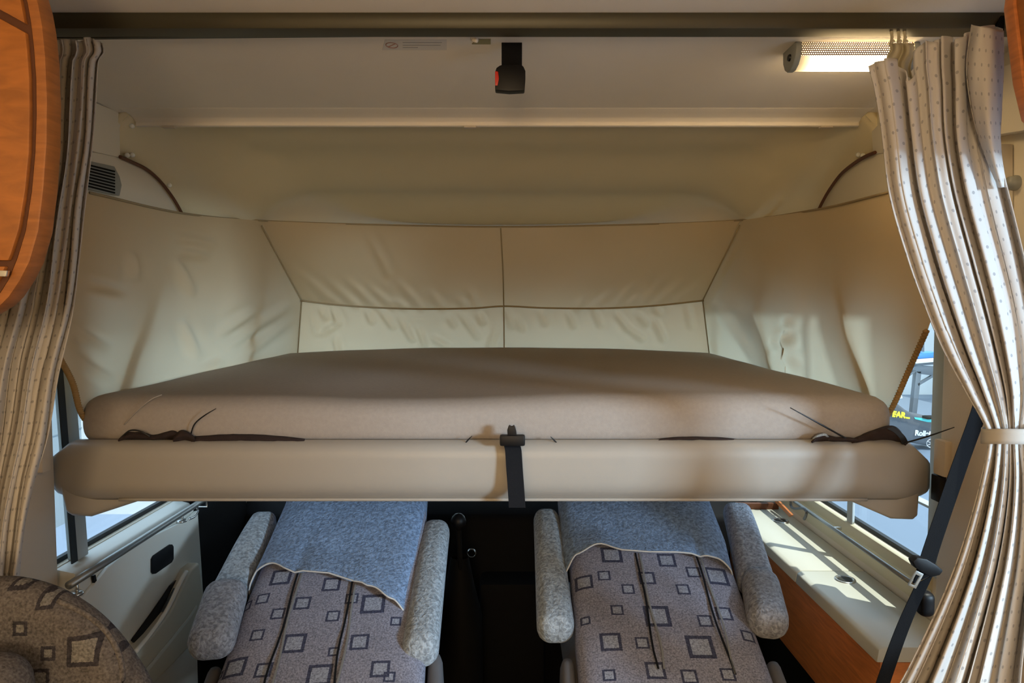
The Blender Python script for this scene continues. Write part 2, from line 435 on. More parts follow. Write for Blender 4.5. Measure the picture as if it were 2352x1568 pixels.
XL, XR = -1.08, 1.0           # inner faces of the side walls
ZCEIL = ZC + 0.52             # living area ceiling
ZCAB = ZC + 0.51              # flat ceiling over the drop-down bed
SILL_L, SILL_R = ZC - 0.622, ZC - 0.642
WTOP = ZC - 0.02
# ------------------------------------------------------------------ setting
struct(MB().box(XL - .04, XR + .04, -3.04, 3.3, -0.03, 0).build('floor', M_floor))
struct(MB().box(XL - .04, XR + .04, -3.04, 1.285, ZCEIL, ZCEIL + .03).build('ceiling', M_ceil))
struct(MB().box(XL - .04, XR + .04, -3.08, -3.0, -0.03, ZCEIL + .03).build('wall_back', M_wall))
# left side wall: one shell round the cab window opening
wl = MB()
wl.box(XL - .04, XL, -3.0, 1.58, 0, ZCAB + .08)
wl.box(XL - .04, XL, 1.58, 3.3, 0, SILL_L)
wl.box(XL - .04, XL, 1.58, 3.3, WTOP, ZCAB + .08)
wl.box(XL - .04, XL, 3.0, 3.3, SILL_L, WTOP)
struct(wl.build('wall_left', M_wall))
wr = MB()
wr.box(XR, XR + .04, -3.0, 0.36, 0, ZCAB + .08)
wr.box(XR, XR + .04, 0.36, 1.25, ZC + .24, ZCAB + .08)
wr.box(XR, XR + .04, 0.36, 1.25, 0, 0.90)
wr.box(XR, XR + .04, 1.25, 1.60, 0, ZCAB + .08)
wr.box(XR, XR + .04, 1.60, 3.3, 0, SILL_R)
wr.box(XR, XR + .04, 1.60, 3.3, WTOP, ZCAB + .08)
wr.box(XR, XR + .04, 3.0, 3.3, SILL_R, WTOP)
struct(wr.build('wall_right', M_wall))
wf = MB()
wf.box(XL - .04, XR + .04, 3.26, 3.32, 0, ZC - .70)
wf.box(XL - .04, XR + .04, 3.26, 3.32, ZC + .05, ZCAB + .08)
struct(wf.build('wall_front', M_wall))
# flat ceiling over the bed
struct(MB().box(XL - .04, XR + .04, 1.285, 1.86, ZCAB, ZCAB + .03).build('ceiling_bed_recess', M_ceil))
# domed front cap
def cap_z(x, Y):
    top = smooth([(1.84, .522), (2.2, .495), (2.6, .425), (2.95, .335), (3.3, .18)], Y)
    st_ = interp([(1.84, .955), (2.0, .86), (2.3, .68), (3.3, .62)], Y)
    e = max(0.0, (abs(x + .04) - st_) / (1.04 - st_))
    return ZC + top - e ** 2.1 * interp([(1.84, .112), (2.0, .128), (2.17, .185), (2.4, .225), (3.3, .25)], Y)
m = MB(); m.grid(lambda u, v: Vector((lerp(XL, XR, u), lerp(1.84, 3.28, v), cap_z(lerp(XL, XR, u), lerp(1.84, 3.28, v)))), 96, 40)
struct(m.build('ceiling_front_cap', M_shell, smooth=True, solid=-.02))
xs_ = [lerp(XL, XR, k / 60) for k in range(61)]
g_ = MB(); g_.prism([(x, 1.850, cap_z(x, 1.85) + .001) for x in xs_] + [(XR, 1.850, ZCAB + .06), (XL, 1.850, ZCAB + .06)], (0, .012, 0))
struct(g_.build('trim_7', M_shell))
# lip where the flat ceiling ends
prof = [(1.80, ZCAB + .01), (1.80, ZCAB - .001), (1.835, ZCAB - .003), (1.862, ZCAB - .008), (1.877, ZCAB - .017), (1.875, ZCAB - .026), (1.885, ZCAB - .028), (1.895, ZCAB - .02), (1.895, ZCAB + .01)]
m = MB(); m.prism([(XL + .06, y, z) for y, z in prof], (XR - XL - .12, 0, 0))
lip = struct(m.build('trim_1', M_ceil, bevel=.003, angle=20))
for px in (390, 1080, 1895):
    p = atY(px, 292, 1.884)
    MB().box(p.x - .016, p.x + .016, 1.872, 1.8865, p.z - .0035, p.z + .0005).build('clip', M_pillar, lip)
# side panels above the cab windows (upper corner pieces)
def side_panel(name, X, sgn, pts):
    m = MB(); m.prism([atX(px, py, X) for px, py in pts], (sgn * .033, 0, 0))
    return struct(m.build(name, M_wall, bevel=.004))
pl = [(30, 140), (222, 236), (300, 268), (302, 276), (290, 276), (276, 292), (277, 362), (0, 300)]
cL = side_panel('trim_2', XL + .035, -1, pl)
pr = [(2340, 140), (2060, 230), (1977, 262), (1974, 278), (1986, 292), (2001, 292), (2004, 355), (2352, 300)]
cR = side_panel('trim_3', XR - .03, 1, pr)
def arc_panel(name, X, sgn, arc, base):
    m = MB(); pts = [atX(px, py, X) for px, py in arc + base]
    m.prism(pts, (sgn * .024, 0, 0)); o = struct(m.build(name, M_wall, bevel=.003))
    g = MB(); g.tube(spline([atX(px, py, X - sgn * .010) for px, py in arc], 5), .005, 6)
    g.build('edge_seal', M_groove, o)
    return o
aL = arc_panel('trim_4', XL + .03, -1, [(276, 360), (300, 371), (335, 388), (365, 413), (390, 444), (407, 470), (419, 492)], [(419, 560), (100, 560), (100, 330)])
aR = arc_panel('trim_5', XR - .025, 1, [(2010, 350), (1985, 361), (1958, 378), (1930, 402), (1905, 436), (1890, 462), (1878, 486)], [(1878, 560), (2300, 560), (2300, 330)])
# grey air vent on the left corner panel
XV = XL + .036
v = thing('air_vent', atX(240, 450, XV), 'grey slatted air vent with a curved end beside the dotted curtain', 'vent')
vp = [(140, 352), (212, 372), (258, 382), (270, 405), (275, 425), (270, 450), (150, 425)]
MB().prism([atX(px, py, XV) for px, py in vp], (.006, 0, 0)).build('vent_plate', M_grey, v, bevel=.002)
for k in range(8):
    y0 = 386 + k * 7.0
    s = MB().prism([atX(150, y0 - 22, XV + .0065), atX(262, y0 + 6, XV + .0065), atX(262, y0 + 9.5, XV + .0065), atX(150, y0 - 18.5, XV + .0065)], (.003, 0, 0))
    s.build('slat', M_dark, v)
# pale buttons where the cap is screwed on
for px, py, side in ((292, 356, -1), (304, 356, -1), (303, 289, -1), (389, 425, -1), (1972, 355, 1), (1982, 357, 1)):
    d = ray(px, py); t = 1.2
    while t < 3.2:
        p = Vector((0, 0, ZC)) + d * t
        if abs(p.x) < 1.1 and p.z > cap_z(p.x, p.y) - .002 and p.y > 1.84: break
        if p.x < XL + .02 or p.x > XR - .02: break
        t += .002
    p = Vector((0, 0, ZC)) + d * (t - .004)
    m = MB(); m.lathe([(0.0001, -.005), (.005, -.005), (.007, 0), (.006, .004), (.0001, .005)], p, 'Y', 12)
    o = m.build('screw_cap', M_white, smooth=True)
    lab = {292: 'pale round screw cap nearest the vertical panel edge above the vent', 304: 'pale screw cap beside another one above the vent arc',
           303: 'pale screw cap just under the left end of the ceiling lip', 389: 'lone pale screw cap low on the cap near the vent arc',
           1972: 'pale screw cap nearer the middle above the right arc', 1982: 'pale screw cap nearer the curtain above the right arc'}[px]
    tag(o, lab, 'screw cap', 'screw caps on the front cap')

# windows -------------------------------------------------------------
def window_side(name, X, sgn, y0, y1, zs, posts):
    o = thing(name, (X, (y0 + y1) / 2, zs), 'cab side window in the left wall' if sgn < 0 else 'cab side window in the right wall', 'window', kind='structure')
    MB().box(X + sgn * .018, X + sgn * .022, y0, y1, zs, WTOP).build('pane', M_glass, o)
    MB().box(X + sgn * .013, X + sgn * .026, y0, y1, zs - .002, zs + .012).build('rubber_seal', M_rubber, o)
    for (ya, yb, top, wd, mt, deep) in posts:
        m = MB(); x0, x1 = X + sgn * .004, X - sgn * deep; zb_ = zs if deep < .04 else ZC - .24
        m.prism([(x0, ya - wd / 2, zb_), (x0, ya + wd / 2, zb_), (x0, yb + wd / 2, top), (x0, yb - wd / 2, top)], (x1 - x0, 0, 0))
        m.build('post', mt, o, bevel=.003)
    return o
ztop = WTOP + .02
w1 = window_side('window_1', XL, -1, 1.58, 3.0, SILL_L, [(1.655, 1.615, ztop, .042, M_frame, .022), (1.745, 1.945, ztop + .05, .064, M_frame, .0675), (2.53, 2.665, ztop + .05, .050, M_frame, .088)])
MB().prism([(XL + .020, 1.610, SILL_L), (XL + .020, 1.632, SILL_L), (XL + .020, 1.592, ztop), (XL + .020, 1.570, ztop)], (.003, 0, 0)).build('rubber_strip', M_rubber, w1)
w2 = window_side('window_2', XR, 1, 1.60, 3.0, SILL_R, [(1.985, 1.985, ztop, .033, M_frame, .004), (1.585, 1.585, ztop, .045, M_frame, .006), (1.77, 1.92, ztop + .03, .056, M_frame, .0685), (2.38, 2.50, ztop + .03, .046, M_frame, .082)])
MB().box(XR + .005, XR + .03, 1.6, 3.0, ZC - .490, ZC - .484).build('mid_rail', M_frame, w2)
w3 = thing('window_3', (0, 3.29, ZC - .7), 'wide windscreen behind the cream cloth', 'window', kind='structure')
MB().box(XL, XR, 3.286, 3.290, ZC - .70, ZC + .05).build('pane', M_glass, w3)
MB().box(-.06, -.02, 3.27, 3.30, ZC - .70, ZC + .05).build('post', M_frame, w3)

w4 = thing('window_4', (XR, .8, .9), 'living area window in the right wall behind the curtain', 'window', kind='structure')
MB().box(XR + .018, XR + .022, .36, 1.25, .90, ZC + .24).build('pane', M_glass, w4)
for q in ((.34, .36, .88, ZC + .26), (1.25, 1.262, .88, ZC + .26)): MB().box(XR - .006, XR + .03, *q).build('window_frame', M_white, w4)
for q in ((.36, 1.25, .88, .90), (.36, 1.25, ZC + .24, ZC + .26)): MB().box(XR - .006, XR + .03, *q).build('window_frame', M_white, w4)

# ------------------------------------------------------------------ hall outside
struct(MB().box(-9, 9, -9, 12, -.62, -.55).build('floor_hall', M_hfloor))
def hall_wall(name, x0, x1, y0, y1, joints):
    o = struct(MB().box(x0, x1, y0, y1, -.55, 2.6).build(name, M_hwall))
    for b in joints: MB().box(*b).build('panel_joint', M_joint, o)
    return o
hall_wall('wall_hall_left', -4.3, -4.2, -8, 12, [(-4.2, -4.195, -8, 12, z, z + .012) for z in (.3, 1.0, 1.7, 2.4)] + [(-4.2, -4.195, y, y + .012, -.55, 2.6) for y in (4.5, 5.8, 7.1)])
hall_wall('wall_hall_right', 4.4, 4.5, 0.6, 12, [(4.395, 4.4, 0.6, 12, z, z + .010) for z in (.35, .75, 1.15, 1.9)] + [(4.395, 4.4, y, y + .012, -.55, 2.6) for y in (5.2, 6.6, 8.0)])
struct(MB().box(-4.2, 4.4, 6.6, 6.7, -.55, 3.4).build('wall_hall_front', M_white))
# ------------------------------------------------------------------ cream privacy cloth round the bed
CREASES = []
def cre(off, scale, lst, wd, dp):
    for x0, y0, x1, y1 in lst: CREASES.append((off[0] + x0 / scale, off[1] + y0 / scale, off[0] + x1 / scale, off[1] + y1 / scale, wd, dp))
cre((550, 480), 3.36, [(300,330,560,690),(400,440,660,690),(450,470,740,710),(700,560,900,740),(850,560,1050,745),(1000,600,1180,750),(1180,690,1270,755),(1220,550,1400,760),(1480,640,1560,755),(1690,680,1735,745),(1780,620,1825,750),(1000,200,1150,500)], 8, .006)
cre((1150, 480), 3.36, [(860,640,720,750),(1030,580,890,740),(1080,660,990,730),(1330,470,1080,740),(1400,560,1190,730),(1500,600,1380,700),(1740,240,1530,690),(1840,230,1580,680),(1600,450,1460,690),(640,690,580,760)], 8, .006)
cre((550, 480), 3.36, [(540,770,590,960),(620,760,660,830),(720,770,760,870),(770,880,640,960),(985,780,1020,860),(1090,780,1180,900),(1240,840,1330,1000),(1380,920,1430,1040),(1480,990,1600,1060),(1620,830,1650,890),(1710,810,1830,980),(1840,800,1870,870),(740,990,760,1100),(1990,900,1930,1060)], 7, .009)
cre((1150, 480), 3.36, [(40,770,90,900),(105,810,160,920),(720,770,770,890),(880,790,980,920),(1060,810,1120,880),(1190,850,1250,1000),(1190,760,1220,800),(1440,730,1470,900),(1540,720,1560,840),(1600,960,1635,1110),(980,920,1090,1000),(310,780,340,880),(520,790,560,900)], 7, .009)
cre((0, 450), 3.137, [(520,950,780,1120),(440,1110,800,1340),(1240,440,1390,720),(1220,290,1560,360),(1250,390,1500,430),(930,400,960,620),(1450,1280,1600,1180),(1300,880,1420,1180),(1560,1000,1850,820),(1600,1100,2100,780),(1750,1150,2120,860),(600,620,900,700)], 11, .010)
cre((1752, 450), 3.137, [(170,1160,270,1270),(190,960,170,1100),(140,1080,60,1040),(160,1050,250,990),(180,960,190,860),(-420,780,-330,1190),(-360,760,-60,1180)], 11, .009)
def crease_disp(p):
    x, y = proj(p); s = 0.0
    for x0, y0, x1, y1, wd, dp in CREASES:
        if x < min(x0, x1) - 40 or x > max(x0, x1) + 40 or y < min(y0, y1) - 40 or y > max(y0, y1) + 40: continue
        dx, dy = x1 - x0, y1 - y0; L2 = dx * dx + dy * dy
        t = max(0, min(1, ((x - x0) * dx + (y - y0) * dy) / L2))
        d = math.hypot(x - x0 - t * dx, y - y0 - t * dy)
        amp = dp * min(1, 0.25 + 1.5 * min(t, 1 - t) + .5 * t)
        amp = 1.6 * (amp if wd < 10 else .8 * dp * math.sin(math.pi * t) ** .8); s += amp * math.exp(-(d / wd) ** 2) - 0.45 * amp * math.exp(-((d - 1.9 * wd) / (1.1 * wd)) ** 2)
    return s
def coons(T, B, Lf, Rt, u, v):
    t, b, l, r = polyline(T, u), polyline(B, u), polyline(Lf, v), polyline(Rt, v)
    T0, T1, B0, B1 = Vector(T[0]), Vector(T[-1]), Vector(B[0]), Vector(B[-1])
    return t * (1 - v) + b * v + l * (1 - u) + r * u - (T0 * (1 - u) * (1 - v) + T1 * u * (1 - v) + B0 * (1 - u) * v + B1 * u * v)
def patch(name, T, B, Lf, Rt, nrm, nu, nv, parent, wav=.004, out_=0.0):
    T, B = [spline(q, 8) for q in (T, B)]
    Lf, Rt = [spline(q, 8) if len(q) > 3 else [Vector(p) for p in q] for q in (Lf, Rt)]
    nrm = Vector(nrm)
    def fn(u, v):
        p = coons(T, B, Lf, Rt, u, v)
        e = min(1, 6 * min(u, 1 - u)) * min(1, 6 * min(v, 1 - v) + .15)
        w_ = mnoise.noise(Vector((p.x * 3 + p.y * 2.2, p.y * 2.5, p.z * 4))) * wav * 2.2 + mnoise.noise(p * 9) * wav
        eu = min(1, 14 * min(u, 1 - u)); return p + nrm * (crease_disp(p) * eu + w_ * e + out_ * e)
    m = MB(); m.grid(fn, nu, nv)
    return m.build(name, M_cloth, parent, smooth=True, recalc=False)
R = lambda x, y, z: Vector((x, y, ZC + z))
cl = thing('privacy_cloth', R(-.04, 2.4, -.32), 'cream cotton privacy cloth hung round the head and sides of the bed', 'cloth')
# corner posts and edges of the cloth
XCL, XCR = -1.012, .93
LT = atX(205, 443, XCL); LT0 = atX(60, 412, XCL)
topL = [LT0, LT, atX(418, 490, XCL), atY(600, 507, 2.62)]
topB = [atY(600, 507, 2.62), atY(860, 516, 2.86), atY(1150, 521, 2.92), atY(1450, 516, 2.86), atY(1700, 506, 2.63)]
topR = [atY(1700, 506, 2.63), atX(1880, 481, XCR), atX(2040, 443, XCR), atX(2180, 410, XCR)]
kL, kR = atY(692, 690, 3.04), atY(1615, 690, 3.04)
seam = [kL, atY(800, 702, 3.07), atY(940, 709, 3.09), atY(1080, 708, 3.09), atY(1157, 703, 3.09), atY(1250, 707, 3.09), atY(1380, 708, 3.09), atY(1500, 702, 3.07), kR]
bL, bR = atY(679, 830, 3.08), atY(1636, 830, 3.08)
bL = bL + Vector((0, 0, -.06)); bR = bR + Vector((0, 0, -.06))
lowB = [bL, R(-.04, 3.14, -.30), bR]
hemL = [LT0, atX(95, 640, XCL), atX(135, 822, XCL), atX(165, 880, XCL), atX(188, 955, XCL + .005), R(-1.0, 1.66, -.33)]
hemR = [atX(2180, 410, XCR), atX(2172, 600, XCR), atX(2131, 758, XCR), atX(2090, 850, XCR), atX(2052, 935, XCR), R(.925, 1.72, -.33)]
botL = [hemL[-1], R(-1.0, 2.2, -.33), bL]
botR = [bR, R(.92, 2.3, -.33), hemR[-1]]
patch('side_panel_left', topL, botL, hemL, [topL[-1], kL, bL], (1, -.25, 0), 110, 80, cl, .0035, .006)
patch('head_panel', topB, seam, [topB[0], kL], [topB[-1], kR], (0, -1, .3), 170, 50, cl, .004)
patch('lower_strip', seam, lowB, [kL, bL], [kR, bR], (0, -1, 0), 190, 40, cl, .006)
patch('side_panel_right', topR, botR, [topR[0], kR, bR], hemR, (-1, -.25, 0), 110, 80, cl, .0035, .006)
def cord(name, pts, r, mt, n=8):
    m = MB(); m.tube(spline(pts, n) if n else pts, r, 6); return m.build(name, mt, cl, smooth=True)
cord('seam_cord', [p + Vector((0, -.012, 0)) for p in seam], .0045, M_clothdark)
cord('corner_seam', [topB[0] + Vector((.004, -.006, -.02)), kL + Vector((.004, -.008, 0)), bL + Vector((.004, -.008, 0))], .003, M_clothdark, 0)
cord('corner_seam', [topB[-1] + Vector((-.004, -.006, -.02)), kR + Vector((-.004, -.008, 0)), bR + Vector((-.004, -.008, 0))], .003, M_clothdark, 0)
cord('centre_seam', [atY(1150, 524, 2.905), atY(1155, 620, 2.985), atY(1157, 703, 3.075), atY(1158, 800, 3.10)], .0028, M_clothdark)
cord('top_hem', [p + Vector((.004, -.004, 0)) for p in topL[1:]] + [p + Vector((0, -.006, 0)) for p in topB[1:-1]] + [p + Vector((-.004, -.004, 0)) for p in topR[:-1]], .0035, M_clothdark)
# scalloped frayed hems at the open ends
for side, hem in ((-1, hemL), (1, hemR)):
    m = MB(); pts = spline(hem[2:], 14); 
    for i, p in enumerate(pts[:-1]):
        q = pts[i + 1]; c_ = (p + q) / 2
        m.lathe([(.0002, -.006), (.006, -.003), (.0075, .002), (.0002, .007)], c_ + Vector((-side * .004, -.003, 0)), 'Z', 7)
    o = m.build('frayed_hem', M_fray, cl, smooth=True); o['kind'] = 'stuff'
# tied gather on the right panel with a loose thread
m = MB(); 
kn = [atX(1810, 758, XCR - .020), atX(1804, 785, XCR - .026), atX(1801, 800, XCR - .026), atX(1798, 825, XCR - .022)]
m.tube(spline(kn, 4), [.002, .003, .004, .006, .006, .005, .0035, .0035, .005, .005, .0045, .003, .002], 8); m.build('gathered_tuck', M_clothdark, cl, smooth=True)
MB().tube([atX(1801, 826, XCR - .024), atX(1804, 840, XCR - .024), atX(1803, 858, XCR - .026)], .0012, 6).build('thread', M_print, cl)

# ------------------------------------------------------------------ bed
YF = 1.53
bed = thing('drop_down_bed', R(-.05, 1.9, -.45), 'lowered drop-down bed base with a wide cream front panel over the cab seats', 'bed')
tx = [(0, 0), (.05, .0), (.2, .25), (.35, .6), (1, 1)]
def val_pt(u, v, back=0):
    # v: 0 top .. 1 bottom of the front panel
    y = lerp(1008, 1147, v)
    xl = interp([(1008, 180), (1013, 166), (1018, 158), (1050, 119), (1056, 115), (1108, 118), (1122, 123), (1132, 133), (1138, 150), (1147, 190)], y)
    xr = interp([(1008, 2070), (1015, 2088), (1022, 2096), (1058, 2133), (1066, 2137), (1120, 2135), (1130, 2130), (1138, 2115), (1147, 2075)], y)
    px = lerp(xl, xr, u)
    bulge = .034 * (1 - abs(2 * v - 1) ** 5)
    e = max(0, (abs(atY(px, y, YF).x + .05) - .86) / .13)
    return atY(px, y, YF + .034 - bulge + back + .05 * e ** 1.6)
us = [0, .003, .008, .015, .025, .035, .05, .07, .09, .12] + [.12 + .76 * k / 24 for k in range(1, 24)] + [.88, .91, .93, .95, .965, .975, .985, .992, .997, 1]
vs_ = [0, .02, .036, .055, .072, .1, .15, .22, .3, .325, .345, .4, .5, .6, .72, .78, .82, .86, .892, .935, .97, 1]
m = MB(); W = len(us)
vv = [val_pt(u, v) for v in vs_ for u in us] 
ff = [(j * W + i, j * W + i + 1, (j + 1) * W + i + 1, (j + 1) * W + i) for j in range(len(vs_) - 1) for i in range(W - 1)]
m.add(vv, ff)
m.build('front_panel', M_valance, bed, smooth=True, solid=.03)
# underside beading of the panel
MB().tube([val_pt(u, .985) + Vector((0, -.004, -.001)) for u in us[6:-6]], .004, 8).build('edge_bead', M_valance, bed, smooth=True)
MB().box(-1.0, .90, 1.58, 2.98, ZC - .41, ZC - .342).build('bed_base', M_valance, bed, bevel=.01)
# end brackets hanging under the panel
def bracket(pts, y0, y1):
    m = MB(); m.prism([atY(px, py, y0) for px, py in pts], (0, y1 - y0, 0)); return m.build('end_bracket', M_valance, bed, bevel=.02, seg=4)
bracket([(128, 1100), (148, 1178), (162, 1187), (205, 1189), (352, 1141), (352, 1100)], 1.57, 1.72)
bracket([(1935, 1100), (1935, 1143), (2048, 1192), (2098, 1194), (2110, 1185), (2113, 1135), (2113, 1100)], 1.58, 1.72)

# mattress
mw = atY(186, 950, 1.60).x; me_ = atY(2048, 950, 1.60).x
mcx = (mw + me_) / 2; msx = me_ - mw; y0m, y1m = 1.575, 3.02; zt, zb = ZC - .213, ZC - .336
def mfn(p):
    u = p.x / msx; v = min(1, max(0, p.y / (y1m - y0m) + .5))
    x, y, z = mcx + p.x, (y0m + y1m) / 2 + p.y, (zt + zb) / 2 + p.z
    top = max(0, p.z / ((zt - zb) / 2))
    z += top * (.030 * (1 - (2 * u) ** 2) * v ** 1.5 - .012 * math.exp(-((u + .12) / .16) ** 2) * math.exp(-((v - .12) / .18) ** 2)
                + .010 * math.exp(-((u - .30) / .10) ** 2) * math.exp(-((v - .45) / .35) ** 2)
                + .004 * mnoise.noise(Vector((x * 3, y * 3, 0))))
    y -= .012 * (1 - abs(2 * p.z / (zt - zb)) ** 2) * (1 if v < .1 else 0)
    y += .012 * max(0, 2 * abs(u) - .9) / .1 * (1 - v) ** 6
    return (x, y, z)
mt = MB(); mt.rbox((msx, y1m - y0m, zt - zb), .045, (90, 60, 14), mfn)
mo = mt.build('mattress', M_mattress, smooth=True)
tag(mo, 'thick beige jersey-covered mattress lying on the lowered bed', 'mattress')
MB().tube(spline([atY(372, 906, 1.578), atY(345, 918, 1.566), atY(310, 948, 1.561), atY(285, 975, 1.560)], 5), .0016, 6).build('cover_seam', M_mattress, mo, smooth=True)

# bed retaining strap with tongue
st = thing('bed_strap', R(-.0, 1.5, -.45), 'black webbing strap with metal tongue hanging over the middle of the bed panel', 'strap')
sp = [atY(1174, 1012, 1.545), atY(1176, 1022, 1.526), atY(1179, 1035, 1.516), atY(1182, 1080, 1.510), atY(1185, 1120, 1.505), atY(1188, 1165, 1.500)]
MB().ribbon(spline(sp, 5), (.037, 0, 0), (0, -.0018, 0)).build('webbing', M_web2, st)
a = atY(1148, 998, 1.515); b = atY(1206, 1023, 1.515)
MB().box(a.x, b.x, 1.505, 1.526, b.z, a.z).build('tongue_body', M_black, st, bevel=.005)
a = atY(1166, 978, 1.512); b = atY(1186, 1000, 1.512)
m = MB(); m.prism([atY(px, py, 1.510) for px, py in ((1166, 1002), (1165, 988), (1168, 979), (1171, 976), (1173, 979), (1178, 979), (1180, 976), (1183, 980), (1186, 990), (1187, 1002))], (0, .009, 0))
m.build('tongue_blade', M_black, st, bevel=.0015)

# brown safety net stuffed between mattress and panel
net = thing('safety_net', R(-.05, 1.57, -.335), 'dark brown mesh safety net stuffed between mattress and bed panel', 'net')
def net_lump(pts, y, th, n=6, amp=.006):
    # pts: outline (px, ytop); bottom sits behind the panel edge
    top = spline([Vector((px, py, 0)) for px, py in pts], n); N_ = len(top)
    def fn(u, v):
        q = top[min(N_ - 1, int(round(u * (N_ - 1))))]
        py = lerp(q.y, 1022, v)
        dy = th * math.sin(math.pi * min(1, v * 1.4 + .08)) 
        p = atY(q.x, py, y - dy + amp * mnoise.noise(Vector((q.x * .06, py * .1, 3))))
        return p
    m = MB(); m.grid(fn, N_ - 1, 8); return m.build('net_fold', M_net, net, smooth=True, solid=-.004)
net_lump([(272, 1008), (284, 997), (300, 990), (330, 992), (352, 998), (382, 990), (400, 987), (420, 999), (445, 1006)], 1.572, .022)
net_lump([(398, 1004), (408, 992), (418, 987), (432, 991), (447, 1002)], 1.556, .016)
net_lump([(440, 1006), (520, 1000), (580, 1000), (640, 1004), (700, 1011)], 1.572, .016, 4)
net_lump([(1462, 1014), (1530, 1005), (1590, 1002), (1660, 1004), (1730, 1013)], 1.572, .014, 4)
net_lump([(1866, 1012), (1874, 1000), (1890, 996), (1920, 1003), (1950, 1004), (1970, 1008)], 1.556, .018)
net_lump([(1955, 1014), (1985, 999), (2015, 988), (2045, 980), (2062, 988), (2075, 1008), (2082, 1016)], 1.572, .022)
MB().tube(spline([atY(283, 1000, 1.548), atY(300, 988, 1.545), (atY(325, 991, 1.545)), atY(345, 1003, 1.55)], 5), .002, 6).build('drawstring', M_tie, net, smooth=True)
MB().tube(spline([atY(1868, 1008, 1.545), atY(1878, 1001, 1.54), atY(1895, 998, 1.538), atY(1904, 1008, 1.545)], 5), .003, 6).build('drawstring', M_terry2, net, smooth=True)
MB().ribbon(spline([atY(2043, 982, 1.55), atY(2058, 990, 1.548), atY(2072, 1004, 1.545), atY(2079, 1018, 1.548)], 5), (.012, 0, .004), (0, -.002, 0)).build('edging', M_tie, net)
def tie(pts, label, r=.0013):
    m = MB(); m.tube(spline(pts, 6), [r * 1.2] * (6 * (len(pts) - 2)) + [lerp(r * 1.2, r * .6, k / 6) for k in range(7)], 6)
    tag(m.build('cable_tie', M_tie, smooth=True), label, 'cable tie', 'cable ties sticking out of the bed edge')
tie([atY(436, 1006, 1.56), atY(446, 975, 1.55), atY(468, 955, 1.545), atY(496, 938, 1.54)], 'thin curved black cable tie rising from the net at the left of the bed')
tie([atY(1070, 1016, 1.55), atY(1076, 1009, 1.545), atY(1084, 1001, 1.54)], 'short black tie end just left of the strap tongue')
tie([atY(1278, 1016, 1.55), atY(1272, 1010, 1.545), atY(1265, 1003, 1.54)], 'short black tie end just right of the strap tongue')
tie([atY(1960, 1016, 1.55), atY(1890, 977, 1.535), atY(1815, 936, 1.53)], 'long straight black cable tie leaning across the bright mattress corner', .0018)
tie([atY(2072, 1019, 1.55), atY(2130, 1002, 1.51), atY(2192, 981, 1.47)], 'black cable tie poking out past the right end of the bed', .0018)

# ------------------------------------------------------------------ ceiling fittings
cr_ = thing('curtain_rail', (-.04, 1.27, ZC + .49), 'dull metal curtain rail running across the ceiling', 'rail')
m = MB(); pr_ = [(1.245, ZCEIL), (1.245, ZC + .507), (1.250, ZC + .494), (1.285, ZC + .492), (1.292, ZC + .500), (1.292, ZCEIL)]
m.prism([(XL, y, z) for y, z in pr_], (XR - XL - .0, 0, 0)); m.build('profile', M_rail, cr_, bevel=.002)
m = MB(); m.prism([(XL, 1.292, ZC + .4905), (-.15, 1.292, ZC + .4990), (-.15, 1.292, ZC + .505), (XL, 1.292, ZC + .505)], (0, .008, 0)); m.build('shadow_gap', M_rail, cr_)  # dark strip put in for the shadow gap behind the rail
MB().prism([atY(2290, 55, 1.243), atY(2300, 36, 1.243), atY(2308, 36, 1.243), atY(2306, 76, 1.243), atY(2298, 76, 1.243)], (0, .02, 0)).build('end_cap', M_dark, cr_)

# hanging buckle
YB = 1.36
bk = thing('hanging_belt_buckle', atY(1172, 207, YB), 'black seat belt buckle with red button hanging from the ceiling', 'buckle')
p0 = atY(1152, 91, YB); p1 = atY(1199, 155, YB)
MB().box(p0.x, p1.x, YB - .002, YB + .002, p1.z, ZCAB).build('webbing', M_web, bk, bevel=.0008)
m = MB(); m.prism([atY(px, py, YB - .012) for px, py in ((1137, 206), (1137, 165), (1140, 155), (1147, 150), (1153, 148), (1199, 148), (1203, 153), (1207, 162), (1207, 180), (1205, 207), (1170, 209))], (0, .024, 0))
m.build('buckle_body', M_black, bk, bevel=.003)
m = MB(); m.prism([atY(px, py, YB - .0135) for px, py in ((1137, 196), (1137, 163), (1144, 164), (1146, 180), (1143, 196))], (0, .02, 0))
m.build('red_button', M_red, bk, bevel=.001)
# small slot, hook and warning sticker on the ceiling
sl = MB(); sl.prism([atZ(px, py, ZCAB - .0015) for px, py in ((1084, 102), (1094, 91), (1127, 91), (1127, 102))], (0, 0, .004))
tag(sl.build('ceiling_slot', mat('slot_olive', (0.30, 0.27, 0.13), .7)), 'small olive slot in the ceiling beside the hanging buckle', 'slot')
hk = MB(); hk.tube(spline([atY(1098, 68, 1.31), atY(1095, 76, 1.315), atY(1088, 82, 1.32), atY(1086, 90, 1.325), atY(1096, 93, 1.32)], 5), .0045, 8)
tag(hk.build('ceiling_hook', M_ceil, smooth=True), 'small cream plastic hook under the curtain rail', 'hook')
sk = thing('warning_sticker', atZ(955, 104, ZCAB - .001), 'pale warning sticker with a red crossed-out oval on the ceiling', 'sticker')
sk.location.z = ZCAB - .002
MB().prism([atZ(px, py, ZCAB - .0008) for px, py in ((878, 115), (884, 92), (1026, 92), (1026, 115))], (0, 0, .0005)).build('label_sheet', M_sticker, sk)
oc = atZ(900, 104, ZCAB - .0012); oa = abs(atZ(914, 104, ZCAB).x - oc.x); ob = abs(atZ(900, 110, ZCAB).y - atZ(900, 98, ZCAB).y) / 2
